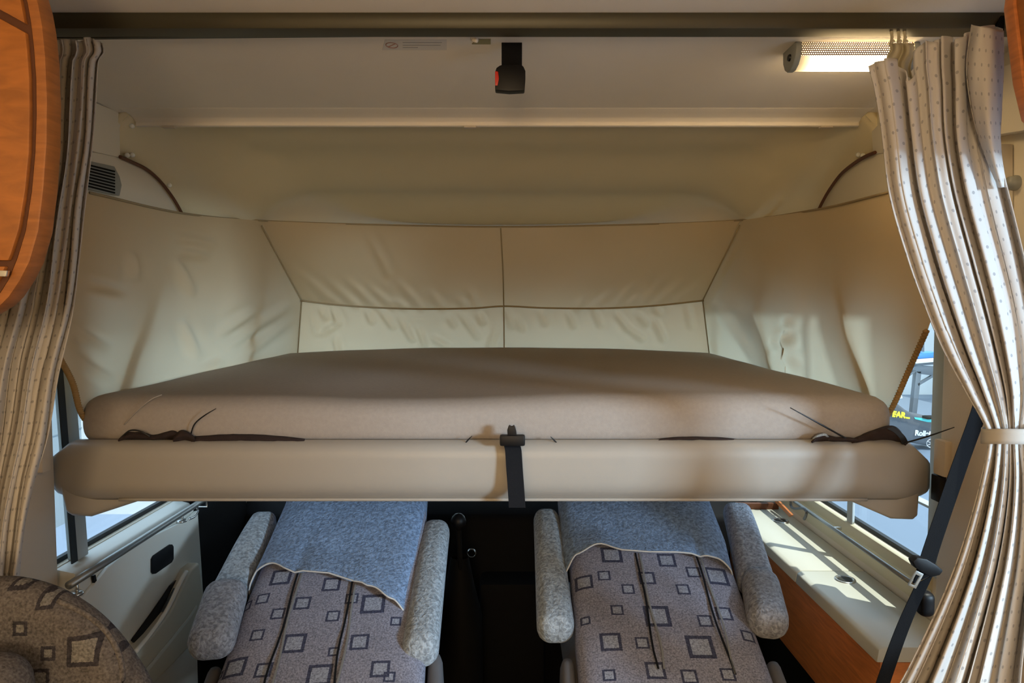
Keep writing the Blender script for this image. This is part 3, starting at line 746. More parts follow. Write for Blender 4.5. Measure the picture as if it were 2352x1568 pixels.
m = MB(); m.tube([oc + Vector((oa * math.cos(t), ob * math.sin(t), 0)) for t in [2 * math.pi * k / 24 for k in range(25)]], .0010, 5, cap=False)
m.tube([oc + Vector((-oa * .75, ob * .6, 0)), oc + Vector((oa * .75, -ob * .6, 0))], .0010, 5); m.build('crossed_oval', M_stickerred, sk)
for py, xa, xb in ((98, 925, 1015), (104, 925, 1012), (109, 925, 960)):
    MB().prism([atZ(xa, py + .8, ZCAB - .001), atZ(xa, py - .8, ZCAB - .001), atZ(xb, py - .8, ZCAB - .001), atZ(xb, py + .8, ZCAB - .001)], (0, 0, .0003)).build('print_line', M_stickerink, sk)

# tube lamp
YL = 1.385
la = atY(1826, 120, YL).x; lb = atY(2078, 120, YL).x
lp = thing('ceiling_lamp', Vector(((la + lb) / 2, YL, ZCAB - .05)), 'lit tubular ceiling lamp with perforated cover beside the right curtain', 'lamp')
prof = [(-.030, 0.0), (-.034, -.012), (-.030, -.026), (-.020, -.038), (-.006, -.045), (.008, -.044), (.020, -.036), (.028, -.022), (.030, 0.0)]
# cross-section (y offset, z offset); first half faces the room
def lamp_strip(i0, i1, name, mt, x0, x1, uvscale=True, outset=0):
    sub = prof[i0:i1 + 1]; vs = []; uv = []; L = 0
    for k, (dy, dz) in enumerate(sub):
        if k: L += math.hypot(dy - sub[k - 1][0], dz - sub[k - 1][1])
        q = 1 + outset / .04
        for x in (x0, x1): vs.append((x, YL + dy * q, ZCAB + dz * q)); uv.append((x, L))
    m = MB(); m.add(vs, [(2 * k, 2 * k + 1, 2 * k + 3, 2 * k + 2) for k in range(len(sub) - 1)])
    return m.build(name, mt, lp, smooth=True, uvs=uv, recalc=False)
lamp_strip(0, 2, 'perforated_cover', M_lampmetal, la, lb)
lamp_strip(2, 8, 'diffuser', M_lampglow, la, lb)
MB().tube([(la + .03, YL - .004, ZCAB - .016), (lb - .02, YL - .004, ZCAB - .016)], .008, 12).build('tube', emit('tube_glow', (1.0, 0.80, 0.52), 3.5), lp, smooth=True)
def cap_at(xa, xb):
    m = MB(); m.prism([(xa, YL + dy * 1.06, ZCAB + dz * 1.05) for dy, dz in prof], (xb - xa, 0, 0)); return m.build('end_cap', M_grey, lp, bevel=.002)
cap_at(la - .012, la); cap_at(lb, lb + .012)
MB().lathe([(.0001, -.003), (.006, -.003), (.007, 0), (.0001, .001)], (la - .0125, YL - .006, ZCAB - .022), 'X', 14).build('switch', M_black, lp)
# ------------------------------------------------------------------ curtains
def curtain(name, label, tops, xl, xr, ybot, D, folds, amp, seed, nu=150, nv=110, pinch=None):
    rnd = random.Random(seed)
    ph = [rnd.uniform(0, 6.28) for _ in range(6)]
    base = atY((xl[0][1] + xr[0][1]) / 2, ybot, D)
    root = thing(name, base, label, 'curtain', 'beige dotted cab curtains')
    uvs = []
    def fn(u, v):
        ytop = cat(tops, u); y = lerp(ytop, ybot, v)
        L_, R_ = cat(xl, y), cat(xr, y)
        k = 1.0
        if pinch: k = lerp(1, .45, math.exp(-((y - pinch) / 80) ** 2)) * lerp(1.0, 1.25, max(0, min(1, (y - pinch) / 300)))
        uu = u + .045 * math.sin(2 * math.pi * u + ph[0]) + .02 * math.sin(2 * math.pi * 2.3 * u + ph[5])
        P_ = 2 * math.pi * folds * uu + .35 * math.sin(v * 2.2 + ph[2] + u * 5)
        w_ = R_ - L_
        edge = min(1, 7 * min(u, 1 - u))
        s1 = math.sin(P_)
        px = L_ + w_ * u + edge * (w_ / folds) * .16 * math.sin(2 * P_ + .9)
        fine = .30 * math.sin(2.7 * P_ + ph[4] + v * 2) * (.4 + .6 * math.sin(3 * u + ph[1]) ** 2)
        dep = amp * k * (s1 * (.7 + .5 * math.sin(.43 * P_ + ph[3])) + .5 * math.sin(.47 * P_ + ph[3] + v * 1.2) + fine)
        p = atY(px, y, D + dep)
        p += Vector((1, 1, 0)) * .004 * mnoise.noise(Vector((u * 9, v * 5, seed)))
        return p
    m = MB(); m.grid(fn, nu, nv)
    width = .95
    uvs = [(i / nu * width, (1 - j / nv) * 1.35) for j in range(nv + 1) for i in range(nu + 1)]
    m.build('fabric', M_curtain, root, smooth=True, solid=.0015, uvs=uvs, recalc=False)
    return root
cl_left = curtain('dotted_curtain', 'beige dotted curtain gathered beside the wooden cabinet door and swept to the left',
    [(0, 88), (.45, 92), (.62, 90), (.72, 96), (.82, 86), (1, 100)],
    [(85, 60), (350, 50), (500, 30), (700, -15), (900, -60), (1320, -90)],
    [(85, 232), (120, 240), (140, 226), (350, 212), (500, 192), (700, 172), (850, 138), (1000, 110), (1100, 82), (1200, 60), (1320, 46)],
    1330, 1.215, 6.0, .015, 3)
curt_r = curtain('dotted_curtain', 'beige dotted curtain tied back with a band beside the lit lamp',
    [(0, 152), (.10, 140), (.18, 134), (.25, 160), (.30, 185), (.36, 130), (.42, 95), (.5, 98), (.58, 82), (.64, 96), (.72, 80), (.80, 68), (.9, 58), (1, 66)],
    [(60, 1990), (150, 1994), (200, 2006), (300, 2022), (450, 2042), (600, 2086), (700, 2122), (800, 2163), (900, 2216), (985, 2264), (1015, 2268), (1100, 2252), (1200, 2225), (1300, 2192), (1400, 2150), (1500, 2102), (1568, 2066), (1640, 2020)],
    [(60, 2304), (150, 2302), (300, 2292), (400, 2308), (500, 2332), (600, 2356), (700, 2376), (800, 2388), (900, 2384), (985, 2362), (1015, 2360), (1100, 2372), (1200, 2376), (1300, 2372), (1400, 2362), (1568, 2345), (1640, 2345)],
    1640, 1.13, 6.6, .016, 11, 190, 150, pinch=1000)
# broad loose fold rolling over the outer edge
def loose(u, v):
    y = lerp(57 + 14 * u, 430, v)
    L_ = cat([(50, 2232), (150, 2226), (250, 2240), (340, 2262), (430, 2292)], y); R_ = cat([(50, 2303), (150, 2304), (250, 2300), (340, 2300), (430, 2312)], y)
    a = math.pi * (u * 1.12 - .06)
    dep = -.042 * math.sin(max(0, min(math.pi, a))) ** .7 * (1 - v ** 2.5) - .004 * math.sin(u * 9 + v * 4)
    return atY(lerp(L_, R_, u) - 10 * math.sin(math.pi * v) * (1 - u), y, 1.115 + dep)
m = MB(); m.grid(loose, 40, 60)
m.build('loose_fold', M_curtain, curt_r, smooth=True, solid=.0015, uvs=[(i / 40 * .16, (1 - j / 60) * .30) for j in range(61) for i in range(41)], recalc=False)
# tie-back band
bm_ = MB()
def band_fn(u, v):
    a = 2 * math.pi * u; c0 = atY(2312, 994, 1.13); hw = .036; hd = .033
    p = c0 + Vector((hw * math.cos(a) * 1.02, hd * math.sin(a), 0))
    p.z += lerp(.0125, -.0125, v) + .006 * math.cos(a) + .003 * math.sin(2 * a); return p
bm_.grid(band_fn, 40, 4, closed_u=True)
bm_.build('tie_band', M_band, curt_r, smooth=True, solid=-.002, recalc=False)
# curtain hooks and heading tape exposed beside the lamp
for k, px in enumerate((2046, 2062, 2076)):
    p = atY(px, 96, 1.262)
    MB().tube(spline([p + Vector((0, 0, .022)), p + Vector((.002, 0, .008)), p + Vector((-.002, -.004, -.004)), p + Vector((.003, -.006, 0))], 4), .0028, 6).build('glider_hook', M_heading, curt_r, smooth=True)
def tape(u, v):
    px = lerp(2040, 2096, u) + 4 * math.sin(v * 7); py = lerp(100, lerp(150, 185, u), v)
    return atY(px, py, 1.22 + .010 * math.sin(u * 14 + v * 2))
MB().grid(tape, 24, 14).build('heading_tape', M_heading, curt_r, smooth=True, solid=.001, recalc=False)

# ------------------------------------------------------------------ wooden cabinets in the upper corners
YW = .90
out = [(-700, -236), (-20, -236), (38, -150), (64, -80), (76, -30), (88, 10), (97, 60), (104, 130), (108, 230), (107, 330), (100, 430), (88, 530), (68, 600), (45, 645), (20, 682), (0, 702), (-60, 738), (-180, 770), (-700, 790)]
inn = [(-680, -225), (-40, -225), (12, -150), (38, -80), (50, -30), (62, 5), (70, 50), (77, 110), (82, 180), (83, 260), (80, 350), (72, 440), (58, 530), (40, 590), (20, 640), (0, 672), (-60, 708), (-180, 740), (-680, 760)]
inn2 = [(-665, -212), (-55, -212), (0, -150), (26, -80), (38, -30), (48, 5), (56, 50), (62, 110), (67, 180), (68, 260), (66, 350), (57, 440), (43, 525), (24, 585), (8, 620), (-8, 648), (-60, 680), (-180, 712), (-665, 735)]
cab = thing('overhead_cabinet', atY(10, 735, YW), 'orange wooden overhead cabinet with a curved edge beside the left curtain', 'cabinet')
MB().prism([atY(x, y, YW) for x, y in out], (0, .03, 0)).build('side_panel', M_edge, cab, bevel=.004)
MB().prism([atY(x, y, YW - .001) for x, y in inn], (0, .006, 0)).build('groove', M_groove, cab)
def clip_poly(poly, ylo, yhi, slope=0.0):
    def cut(pl, f):
        o = []
        for i, p in enumerate(pl):
            q = pl[(i + 1) % len(pl)]; a, b = f(p), f(q)
            if a >= 0: o.append(p)
            if a * b < 0:
                t = a / (a - b); o.append((p[0] + (q[0] - p[0]) * t, p[1] + (q[1] - p[1]) * t))
        return o
    pl = cut(poly, lambda p: p[1] - (ylo + slope * p[0])); return cut(pl, lambda p: (yhi[0] + yhi[1] * p[0]) - p[1])
MB().box(XL + .002, -.765, .931, 1.08, ZC + .095, ZCEIL - .002).build('cabinet_body', M_wood2, cab, bevel=.003)
for ylo, sl_, yhi in ((-400, 0, (22, .55)), (42, .55, (598, 0)), (611, 0, (760, 0))):
    pp = clip_poly(inn2, ylo, yhi, sl_)
    if len(pp) > 2: MB().prism([atY(x, y, YW - .007) for x, y in pp], (0, .008, 0)).build('door_panel', M_wood, cab, bevel=.0025)
MB().prism([atY(x, y, YW - .012) for x, y in ((-30, 620), (16, 621), (13, 635), (-30, 634))], (0, .006, 0)).build('latch', M_chrome, cab, bevel=.001)
cab2 = thing('corner_cabinet', atY(2352, 200, 1.0), 'reddish wooden cabinet edge above the right curtain', 'cabinet')
c2p = [(2327, 10), (2336, -60), (2350, -140), (2735, -140), (2735, 330), (2420, 320), (2368, 270), (2348, 185)]
MB().prism([atY(x, y, 1.0) for x, y in c2p], (0, .02, 0)).build('side_panel', M_wood2, cab2, bevel=.003)
MB().prism([atY(x + 6, y + (4 if y < 0 else -4), 1.0) for x, y in c2p], (0, -.62, 0)).build('cabinet_body', M_wood, cab2, bevel=.003)

# ------------------------------------------------------------------ cab seats
def seat(cb, ct, hwb, hwt, label, squares, hem_px, edgeL, edgeR, arms, slits, name_mat):
    O = Vector((cb, 1.40, 0)); ey = Vector((ct - cb, .56, .238)).normalized()
    # surface plane passes through (1.5, -.83) and (2.06, -.592) relative to the eye
    O.z = ZC - .83 - .10 * .238 / .56; O.x = cb - (ct - cb) * .10 / .56
    en = Vector((1, 0, 0)).cross(ey).normalized(); ex = ey.cross(en).normalized()
    LEN = .97; HT = .055
    def S(x, l, n): return O + ex * x + ey * l + en * (n - HT)
    def hit(px, py, n=0.0):
        d = ray(px, py); o = Vector((0, 0, ZC)); pl = S(0, 0, HT + n)
        t = (pl - o).dot(en) / d.dot(en); q = o + d * t - pl
        return q.dot(ex), q.dot(ey)
    root = thing('cab_seat', Vector((cb, 1.75, 0)), label, 'seat', 'swivel cab seats under the bed')
    hw = lambda l: interp([(0, hwb), (.3, hwb), (.7, hwt), (LEN, hwt * .9)], l)
    sq = []
    for (px, py, h) in squares:
        x, l = hit(px, py); x2, _ = hit(px + h, py); sq.append((x, l, abs(x2 - x)))
    fab = square_fabric(name_mat, (0.235, 0.245, 0.315), (0.055, 0.062, 0.105), (0.27, 0.30, 0.38), sq)
    spw = lambda c, e: math.copysign(abs(c) ** e, c)
    nphi, nl = 64, 60
    def body(u, v):
        a = 2 * math.pi * u; l = LEN * v
        e = min(1.0, (min(v, 1 - v) / .06)); rnd_ = math.sqrt(max(0.02, 1 - (1 - e) ** 2))
        x = hw(l) * spw(math.cos(a), .38) * lerp(.8, 1, rnd_); n = HT * spw(math.sin(a), .6) * rnd_
        # soft channels between the three upholstery panels
        if n > 0:
            for s in (-.33, .33): n -= .010 * math.exp(-((x / hw(l) - s) / .035) ** 2)
        return S(x, l, n)
    m = MB(); m.grid(body, nphi, nl, closed_u=True)
    N0 = len(m.v)
    m.add([S(0, 0.0, 0), S(0, LEN, 0)], []); 
    m.f += [(N0, (k + 1) % nphi, k) for k in range(nphi)] + [(N0 + 1, nl * nphi + k, nl * nphi + (k + 1) % nphi) for k in range(nphi)]
    def uv_of(p): q = p - S(0, 0, HT); return (q.dot(ex), q.dot(ey))
    m.build('backrest', fab, root, smooth=True, uvs=[uv_of(p) for p in m.v])
    # terry cover pulled over the upper part
    hem = sorted([hit(px, py, .008) for px, py in hem_px])
    hx0, hx1 = hem[0][0], hem[-1][0]
    eL = sorted([(hit(px, py, .0)[1], hit(px, py, .0)[0]) for px, py in edgeL]); eR = sorted([(hit(px, py, .0)[1], hit(px, py, .0)[0]) for px, py in edgeR])
    hems = lambda x: smooth(hem, x)
    def cover(u, v):
        a = math.radians(lerp(192, -12, u)); c_ = spw(math.cos(a), .40); s_ = spw(math.sin(a), .55)
        xm = .5 * (1 + c_)
        l0 = hems(lerp(hx0, hx1, xm)); l = lerp(l0, LEN + .015, v)
        xa, xb = interp(eL, l), interp(eR, l)
        x = lerp(xa, xb, xm)
        flare = .014 * max(0, 1 - v * 6) * abs(s_)
        n = (HT + .010 + flare) * s_ + .004 * mnoise.noise(Vector((x * 14, l * 9, cb))) * max(0, s_)
        if v > .93: n *= math.sqrt(max(.05, 1 - ((v - .93) / .07) ** 2))
        for s in slits: n -= .009 * math.exp(-((x - hit(*s)[0]) / .012) ** 2) * max(0, 1 - v * 3) * (1 if s_ > .5 else 0)
        return S(x, l, n)
    m = MB(); m.grid(cover, 90, 50); co = m.build('terry_cover', M_terry, root, smooth=True, solid=-.004, recalc=False)
    MB().tube([cover(u / 60, 0) + en * .004 for u in range(4, 57)], .0022, 6).build('hem_piping', M_piping, co, smooth=True)
    # tie ribbons
    for k, s in enumerate(slits):
        x0, l0 = hit(*s)
        for off in (-.004, .007):
            pts = []
            for t in range(9):
                l = l0 + .01 - t * .046; x = x0 + off + .006 * math.sin(t * .9 + k * 2 + off * 300) * t / 8
                pts.append(S(x, l, HT + .0035 - .004 + .004 * abs(math.sin(t * .7 + k))))
            MB().ribbon(pts, ex * .0045, en * .002).build('tie_ribbon', M_web2 if off < 0 else M_piping2, root)
    # arm rests
    for (A, B, wd, th, mt, lump) in arms:
        pa, pb = atY(*A), atY(*B); el = (pb - pa); Ln = el.length; el.normalize()
        sx = el.cross(Vector((0, 0, 1))).normalized(); sn = sx.cross(el).normalized(); c_ = (pa + pb) / 2
        def fn(p, c_=c_, sx=sx, el=el, sn=sn, wd=wd, Ln=Ln):
            t = p.y / Ln + .5; k_ = lerp(wd[0], wd[1], t) / max(wd)
            return c_ + sx * p.x * k_ + el * p.y + sn * (p.z + .006 * math.sin(t * 5))
        ar = MB(); ar.rbox((max(wd), Ln, th), min(max(wd), th) * .42, (14, 30, 12), fn)
        ao = ar.build('armrest', mt, root, smooth=True)
        if lump:
            LA, LB, lw, lt, lm = lump
            qa, qb = atY(*LA), atY(*LB); e2 = (qb - qa); L2 = e2.length; e2.normalize(); s2 = e2.cross(Vector((0, 0, 1))).normalized(); n2 = s2.cross(e2).normalized(); cc = (qa + qb) / 2
            MB().rbox((lw, L2, lt), min(lw, lt, L2) * .45, (14, 16, 12), lambda p: cc + s2 * p.x + e2 * p.y + n2 * p.z).build('armrest_end_cover', lm, ao, smooth=True)
    # cushion and pedestal, mostly in the dark under the folded backrest
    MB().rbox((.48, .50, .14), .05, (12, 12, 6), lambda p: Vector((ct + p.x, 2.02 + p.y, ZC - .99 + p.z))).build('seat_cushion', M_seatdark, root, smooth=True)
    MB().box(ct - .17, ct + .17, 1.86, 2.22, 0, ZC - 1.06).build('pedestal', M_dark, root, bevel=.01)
    # hinge cheeks beside the lower end of the backrest
    for sgn in (-1, 1):
        m = MB(); q = S(sgn * (hwb + .022), .10, -.06)
        m.rbox((.035, .17, .15), .017, (4, 8, 8), lambda p: q + ex * p.x + ey * p.y + en * p.z); m.build('hinge_cover', M_seatdark, root, smooth=True)
    return root
M_piping2 = mat('ribbon_grey', (0.20, 0.21, 0.22), 0.8)
c1 = lambda l: [(400 + x / 3.36, 1118 + y / 3.36, h / 3.36) for x, y, h in l]
c2 = lambda l: [(1000 + x / 2.767, 1118 + y / 2.767, h / 2.767) for x, y, h in l]
sqL = c1([(825,690,78),(680,850,50),(800,975,52),(640,1135,52),(465,1375,85),(690,1410,65),(990,895,62),(1215,750,68),(1225,995,52),(925,1205,88),(1120,1450,95),(1370,860,50),(1535,900,92),(1430,1195,72),(1590,1400,74),(1660,1460,46),(540,880,48),(1710,1030,42),(1230,1270,42),(330,1400,34)])
sqR = c2([(1120,430,66),(1470,465,56),(945,590,56),(1072,560,40),(1225,648,40),(1345,578,52),(1640,540,44),(1790,560,72),(1575,650,42),(1155,780,40),(1410,820,82),(1835,800,52),(1715,850,46),(1115,980,68),(1315,990,44),(1685,1015,86),(1400,1165,62),(1105,1190,42),(1615,1205,52),(1990,930,42),(1860,1190,46),(955,830,32)])
seat(-.437, -.480, .236, .215, 'reclined left cab seat with blue terry cover, seen beneath the bed beside the cream door', sqL,
     [(570, 1332), (588, 1306), (620, 1300), (680, 1322), (740, 1328), (810, 1342), (850, 1356), (900, 1380), (932, 1394)],
     [(652, 1150), (602, 1260), (570, 1330)], [(974, 1150), (962, 1260), (934, 1390)],
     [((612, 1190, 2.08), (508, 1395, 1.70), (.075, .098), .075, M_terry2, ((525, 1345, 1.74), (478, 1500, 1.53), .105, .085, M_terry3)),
      ((1003, 1210, 2.04), (962, 1510, 1.55), (.082, .088), .085, M_terry2, None)],
     [(686, 1322), (812, 1342)], 'square_print_left')
seat(.375, .385, .222, .222, 'reclined right cab seat with blue terry cover, seen beneath the bed beside the white console', sqR,
     [(1300, 1296), (1325, 1275), (1375, 1261), (1430, 1274), (1470, 1278), (1540, 1280), (1600, 1283), (1640, 1287), (1682, 1300)],
     [(1288, 1150), (1293, 1240), (1299, 1296)], [(1636, 1150), (1668, 1230), (1684, 1300)],
     [((1254, 1185, 2.10), (1278, 1455, 1.62), (.078, .094), .085, M_terry2, None),
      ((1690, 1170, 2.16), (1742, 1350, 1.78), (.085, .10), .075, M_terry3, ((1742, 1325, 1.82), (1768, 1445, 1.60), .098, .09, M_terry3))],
     [(1464, 1276), (1604, 1284)], 'square_print_right')

# foreground armchair at the lower left
YA = .95
sqA = [(x / 3.485, 1118 + y / 3.485, h / 3.485) for x, y, h in [(310,945,62),(150,1140,58),(645,1330,120),(380,1335,58),(330,1520,70),(905,1345,55),(60,800,70),(20,1420,90)]]
def apx(px, py): p = atY(px, py, YA + .022); return p
sqa = []
for px, py, h in sqA:
    p = apx(px, py); sqa.append((p.x, p.z, abs(apx(px + h, py).x - p.x)))
M_armch = square_fabric('square_print_armchair', (0.120, 0.113, 0.118), (0.042, 0.040, 0.050), (0.170, 0.168, 0.170), sqa, .6)
ac = thing('armchair', Vector((-.72, 1.0, 0)), 'rounded armchair back in grey square-print fabric at the lower left corner', 'armchair')
outl = [(-260, 1400), (-120, 1330), (0, 1319), (60, 1322), (130, 1342), (190, 1374), (240, 1412), (285, 1460), (320, 1510), (350, 1560), (372, 1620), (385, 1720), (388, 2000)]
osp = spline([atY(*p, YA + .072) for p in outl], 6)
cen = Vector((sum(p.x for p in osp) / len(osp) - .12, YA, osp[-1].z))
def arm_fn(u, v):
    # u along the outline, v from the bottom of the front face, over the rounded edge, down the back face
    i = min(len(osp) - 1, int(round(u * (len(osp) - 1)))); q = osp[i]
    tg = osp[min(i + 1, len(osp) - 1)] - osp[max(i - 1, 0)]; inw = Vector((tg.z, 0, -tg.x)).normalized()
    if inw.z > 0: inw = -inw
    zb_ = osp[-1].z - .02
    t = max(0, min(1, (v - .3) / .4)); a = math.pi * t
    e = Vector((q.x, YA + .060 - .034 * math.cos(a), q.z)) + inw * (.034 * (1 - math.sin(a)))
    if v < .3: k = 1 - v / .3; return Vector((lerp(e.x, min(e.x, -.60), k * .3), e.y - .012 * math.sin(math.pi * k), lerp(e.z, zb_, k)))
    if v > .7: k = (v - .7) / .3; return Vector((e.x, e.y, lerp(e.z, zb_, k)))
    return e
m = MB(); m.grid(arm_fn, len(osp) - 1, 40)
m.build('backrest', M_armch, ac, smooth=True, uvs=[(p.x, p.z) for p in m.v])
m = MB(); pts = [apx(258, 1372 + 20), apx(285, 1440), apx(300, 1510), apx(306, 1600)]
MB().tube(spline([p + Vector((-.004, -.010, 0)) for p in (apx(150, 1372), apx(212, 1402), apx(258, 1440), apx(287, 1490), apx(297, 1540), apx(298, 1620))], 6), .004, 8).build('piping', M_armch, ac, smooth=True)
q = apx(15, 1590) + Vector((0, -.07, 0))
MB().rbox((.16, .10, .22), .045, (12, 8, 14), lambda p: q + Vector((p.x - .02 * p.z, p.y, p.z - .02))).build('side_bolster', M_armch, ac, smooth=True)
MB().rbox((.46, .12, .50), .05, (6, 4, 6), lambda p: Vector((-.80 + p.x, 1.01 + p.y, .52 + p.z))).build('lower_back', M_armch, ac, smooth=True)
MB().rbox((.5, .46, .16), .05, (8, 8, 4), lambda p: Vector((-.78 + p.x, .72 + p.y, .40 + p.z))).build('seat_cushion', M_armch, ac, smooth=True)
MB().box(-1.0, -.56, .52, 1.05, 0, .33).build('base', M_dark, ac, bevel=.01)

# ------------------------------------------------------------------ left cab door
XD = -1.02
dr = thing('door_1', Vector((XD, 1.8, .2)), 'cream cab door panel under the left window', 'door', kind='structure')
Ye = 2.16
m = MB(); m.prism([(XL, 1.58, SILL_L), (XD - .015, 1.58, SILL_L - .010), (XD, 1.58, SILL_L - .03), (XD, 1.58, .1), (XL, 1.58, .1)], (0, Ye - 1.58, 0))
m.build('door_panel', M_door, dr, bevel=.008)
# lower swept panel standing proud of the door
sw = [(150, 1420), (215, 1345), (250, 1302), (300, 1262), (350, 1232), (400, 1208), (432, 1192), (455, 1172), (458, 1220), (463, 1290), (468, 1372), (440, 1460), (330, 1580), (150, 1640)]
MB().prism([atX(x, y, XD + .012) for x, y in sw], (-.012, 0, 0)).build('swept_panel', M_door, dr, bevel=.004)
lw_ = [(300, 1480), (340, 1440), (380, 1395), (410, 1345), (430, 1310), (446, 1285), (460, 1265), (468, 1372), (460, 1460), (345, 1580), (200, 1700), (250, 1560)]
def bulge(px, py, d): return atX(px, py, XD + d)
m = MB(); m.prism([bulge(x, y, .045) for x, y in [(318, 1490), (352, 1455), (392, 1405), (420, 1345), (440, 1305), (458, 1290), (470, 1372), (466, 1455), (352, 1575), (250, 1690), (262, 1560)]], (-.06, 0, 0))
m.build('pocket_front', M_door2, dr, bevel=.01, seg=3)
MB().tube(spline([bulge(312, 1496, .047), bulge(350, 1450, .047), (bulge(385, 1398, .047)), bulge(415, 1335, .047), bulge(428, 1312, .045)], 6), .006, 8).build('pocket_rim', M_white, dr, smooth=True)
MB().prism([bulge(x, y, .0135) for x, y in [(300, 1470), (340, 1415), (368, 1375), (388, 1345), (402, 1332), (414, 1332), (408, 1350), (385, 1400), (350, 1455), (318, 1490)]], (.004, 0, 0)).build('pocket_opening', M_black, dr)
MB().prism([bulge(x, y, .020) for x, y in [(368, 1405), (398, 1350), (404, 1350), (376, 1408)]], (.010, 0, 0)).build('folded_map', M_chrome, dr)
MB().prism([bulge(x, y, .0135) for x, y in [(346, 1284), (350, 1276), (388, 1250), (394, 1250), (397, 1255), (397, 1283), (393, 1291), (356, 1317), (349, 1318), (346, 1314)]], (.003, 0, 0)).build('handle_recess', M_black, dr, bevel=.001)
MB().prism([bulge(x, y, .003) for x, y in [(209, 1322), (214, 1319), (218, 1341), (213, 1344)]], (.006, 0, 0)).build('lock_slot', M_black, dr)
MB().prism([bulge(x, y, .047) for x, y in [(290, 1590), (430, 1420), (450, 1390), (452, 1394), (432, 1425), (296, 1596)]], (.002, 0, 0)).build('pressed_line', M_door, dr)
# grab rail along the door top
gr_ = thing('grab_rail', atX(180, 1340, XD + .02), 'grey tubular rail running along the top of the cream cab door', 'rail')
XG = XD + .012
MB().tube([atX(158, 1344, XG), atX(300, 1254, XG), atX(440, 1165, XG), atX(474, 1143, XG)], .0095, 12).build('tube', M_tube, gr_, smooth=True)
def stand(px, py, foot):
    p = atX(px, py, XG); q = atX(*foot, XG)
    MB().tube([p, Vector((XG, p.y, q.z))], .004, 8).build('support', M_chrome, gr_, smooth=True)
    MB().lathe([(.0001, .004), (.014, .004), (.017, .001), (.017, -.003), (.0001, -.003)], (XG - .004, p.y, q.z), 'Z', 20).build('foot_plate', M_steel, gr_, smooth=True)
stand(418, 1180, (418, 1196)); stand(176, 1336, (178, 1362))
MB().tube(spline([atX(452, 1160, XG), atX(454, 1174, XG), atX(446, 1186, XG), atX(434, 1192, XG)], 5), .004, 8).build('loop', M_chrome, gr_, smooth=True)
MB().tube([atX(446, 1164, XG), atX(474, 1164, XG), atX(474, 1142, XG)], .003, 6).build('hook', M_chrome, gr_)
# beige pillars
pL = struct(MB().box(XL, XL + .012, 1.42, 1.575, .1, ZC + .05).build('wall_pillar_left', M_pillar, bevel=.005))
a = atX(85, 1010, XL + .02); b = atX(100, 1082, XL + .02)
MB().box(XL + .012, XL + .03, a.y, b.y + .012, b.z, a.z).build('pillar_clip', M_pillar, pL, bevel=.004)
pR = struct(MB().box(XR - .012, XR, 1.265, 1.560, .1, ZC + .05).build('wall_pillar_right', M_pillar, bevel=.005))
a = atX(2166, 1010, XR - .02); b = atX(2148, 1086, XR - .02)
MB().box(XR - .028, XR - .010, a.y - .02, a.y + .022, b.z, a.z).build('pillar_clip', M_pillar, pR, bevel=.006)
a = atX(2158, 1092, XR - .02); b = atX(2144, 1146, XR - .02)
MB().box(XR - .026, XR - .008, a.y - .012, a.y + .022, b.z, a.z).build('pillar_latch', M_black, pR, bevel=.003)
for px, py in ((2330, 420),):
    p = atX(px, py, XR - .004); m = MB(); m.lathe([(.0001, -.014), (.012, -.012), (.015, 0), (.015, .01)], p, 'X', 18)
    tag(m.build('belt_anchor_cap', M_grey, smooth=True), 'round grey anchor cap on the wall right of the tied curtain', 'cap')

# ------------------------------------------------------------------ right console, rail and belt
ZS = ZC - .75; XF = .805; Y0c, Y1c = 1.46, 2.50
cs = thing('side_console', Vector((.9, 2.0, .3)), 'long white-topped wooden side console under the right window', 'console')
seamY = atZ(1900, 1310, ZS).y
for ya, yb in ((Y0c, seamY - .0012), (seamY + .0012, Y1c)):
    m = MB(); m.prism([(XR - .003, ya, ZS), (XF + .012, ya, ZS), (XF, ya, ZS - .006), (XF - .004, ya, ZS - .035), (XR - .003, ya, ZS - .035)], (0, yb - ya, 0)); m.build('top_panel', M_console, cs, bevel=.004)
MB().box(XF + .006, XR - .003, Y0c + .004, Y1c - .004, ZS - .26, ZS - .036).build('wood_body', M_wood2, cs, bevel=.003)
MB().box(XF + .05, XR - .003, Y0c + .05, Y1c - .01, 0, ZS - .26).build('plinth', M_dark, cs)
for px, py, r in ((1793, 1196, .019), (1941, 1331, .019)):
    p = atZ(px, py, ZS)
    h = MB().lathe([(r, .0005), (r, -.002), (.0001, -.002)], p + Vector((0, 0, .0028)), 'Z', 28).build('cup_holder', M_holeshade, cs)  # flat dark disc in place of a shaded hollow
    MB().lathe([(r - .001, .001), (r + .003, .0032), (r + .0075, .003), (r + .009, 0)], p, 'Z', 28).build('ring', M_steel, h, smooth=True)
p = atZ(1737, 1168, ZS); MB().lathe([(.017, .001), (.0001, .001)], p, 'Z', 20).build('plug_hole', M_holeshade, cs)
MB().box(XF + .02, XR - .02, Y1c - .03, Y1c - .01, ZS, ZS + .022).build('end_board', M_groove, cs, bevel=.002)
MB().prism([atX(1785, 1148, .955), atX(1818, 1182, .955), atX(1812, 1186, .955), atX(1778, 1151, .955)], (.008, 0, 0)).build('wood_lip', M_wood2, cs, bevel=.001)
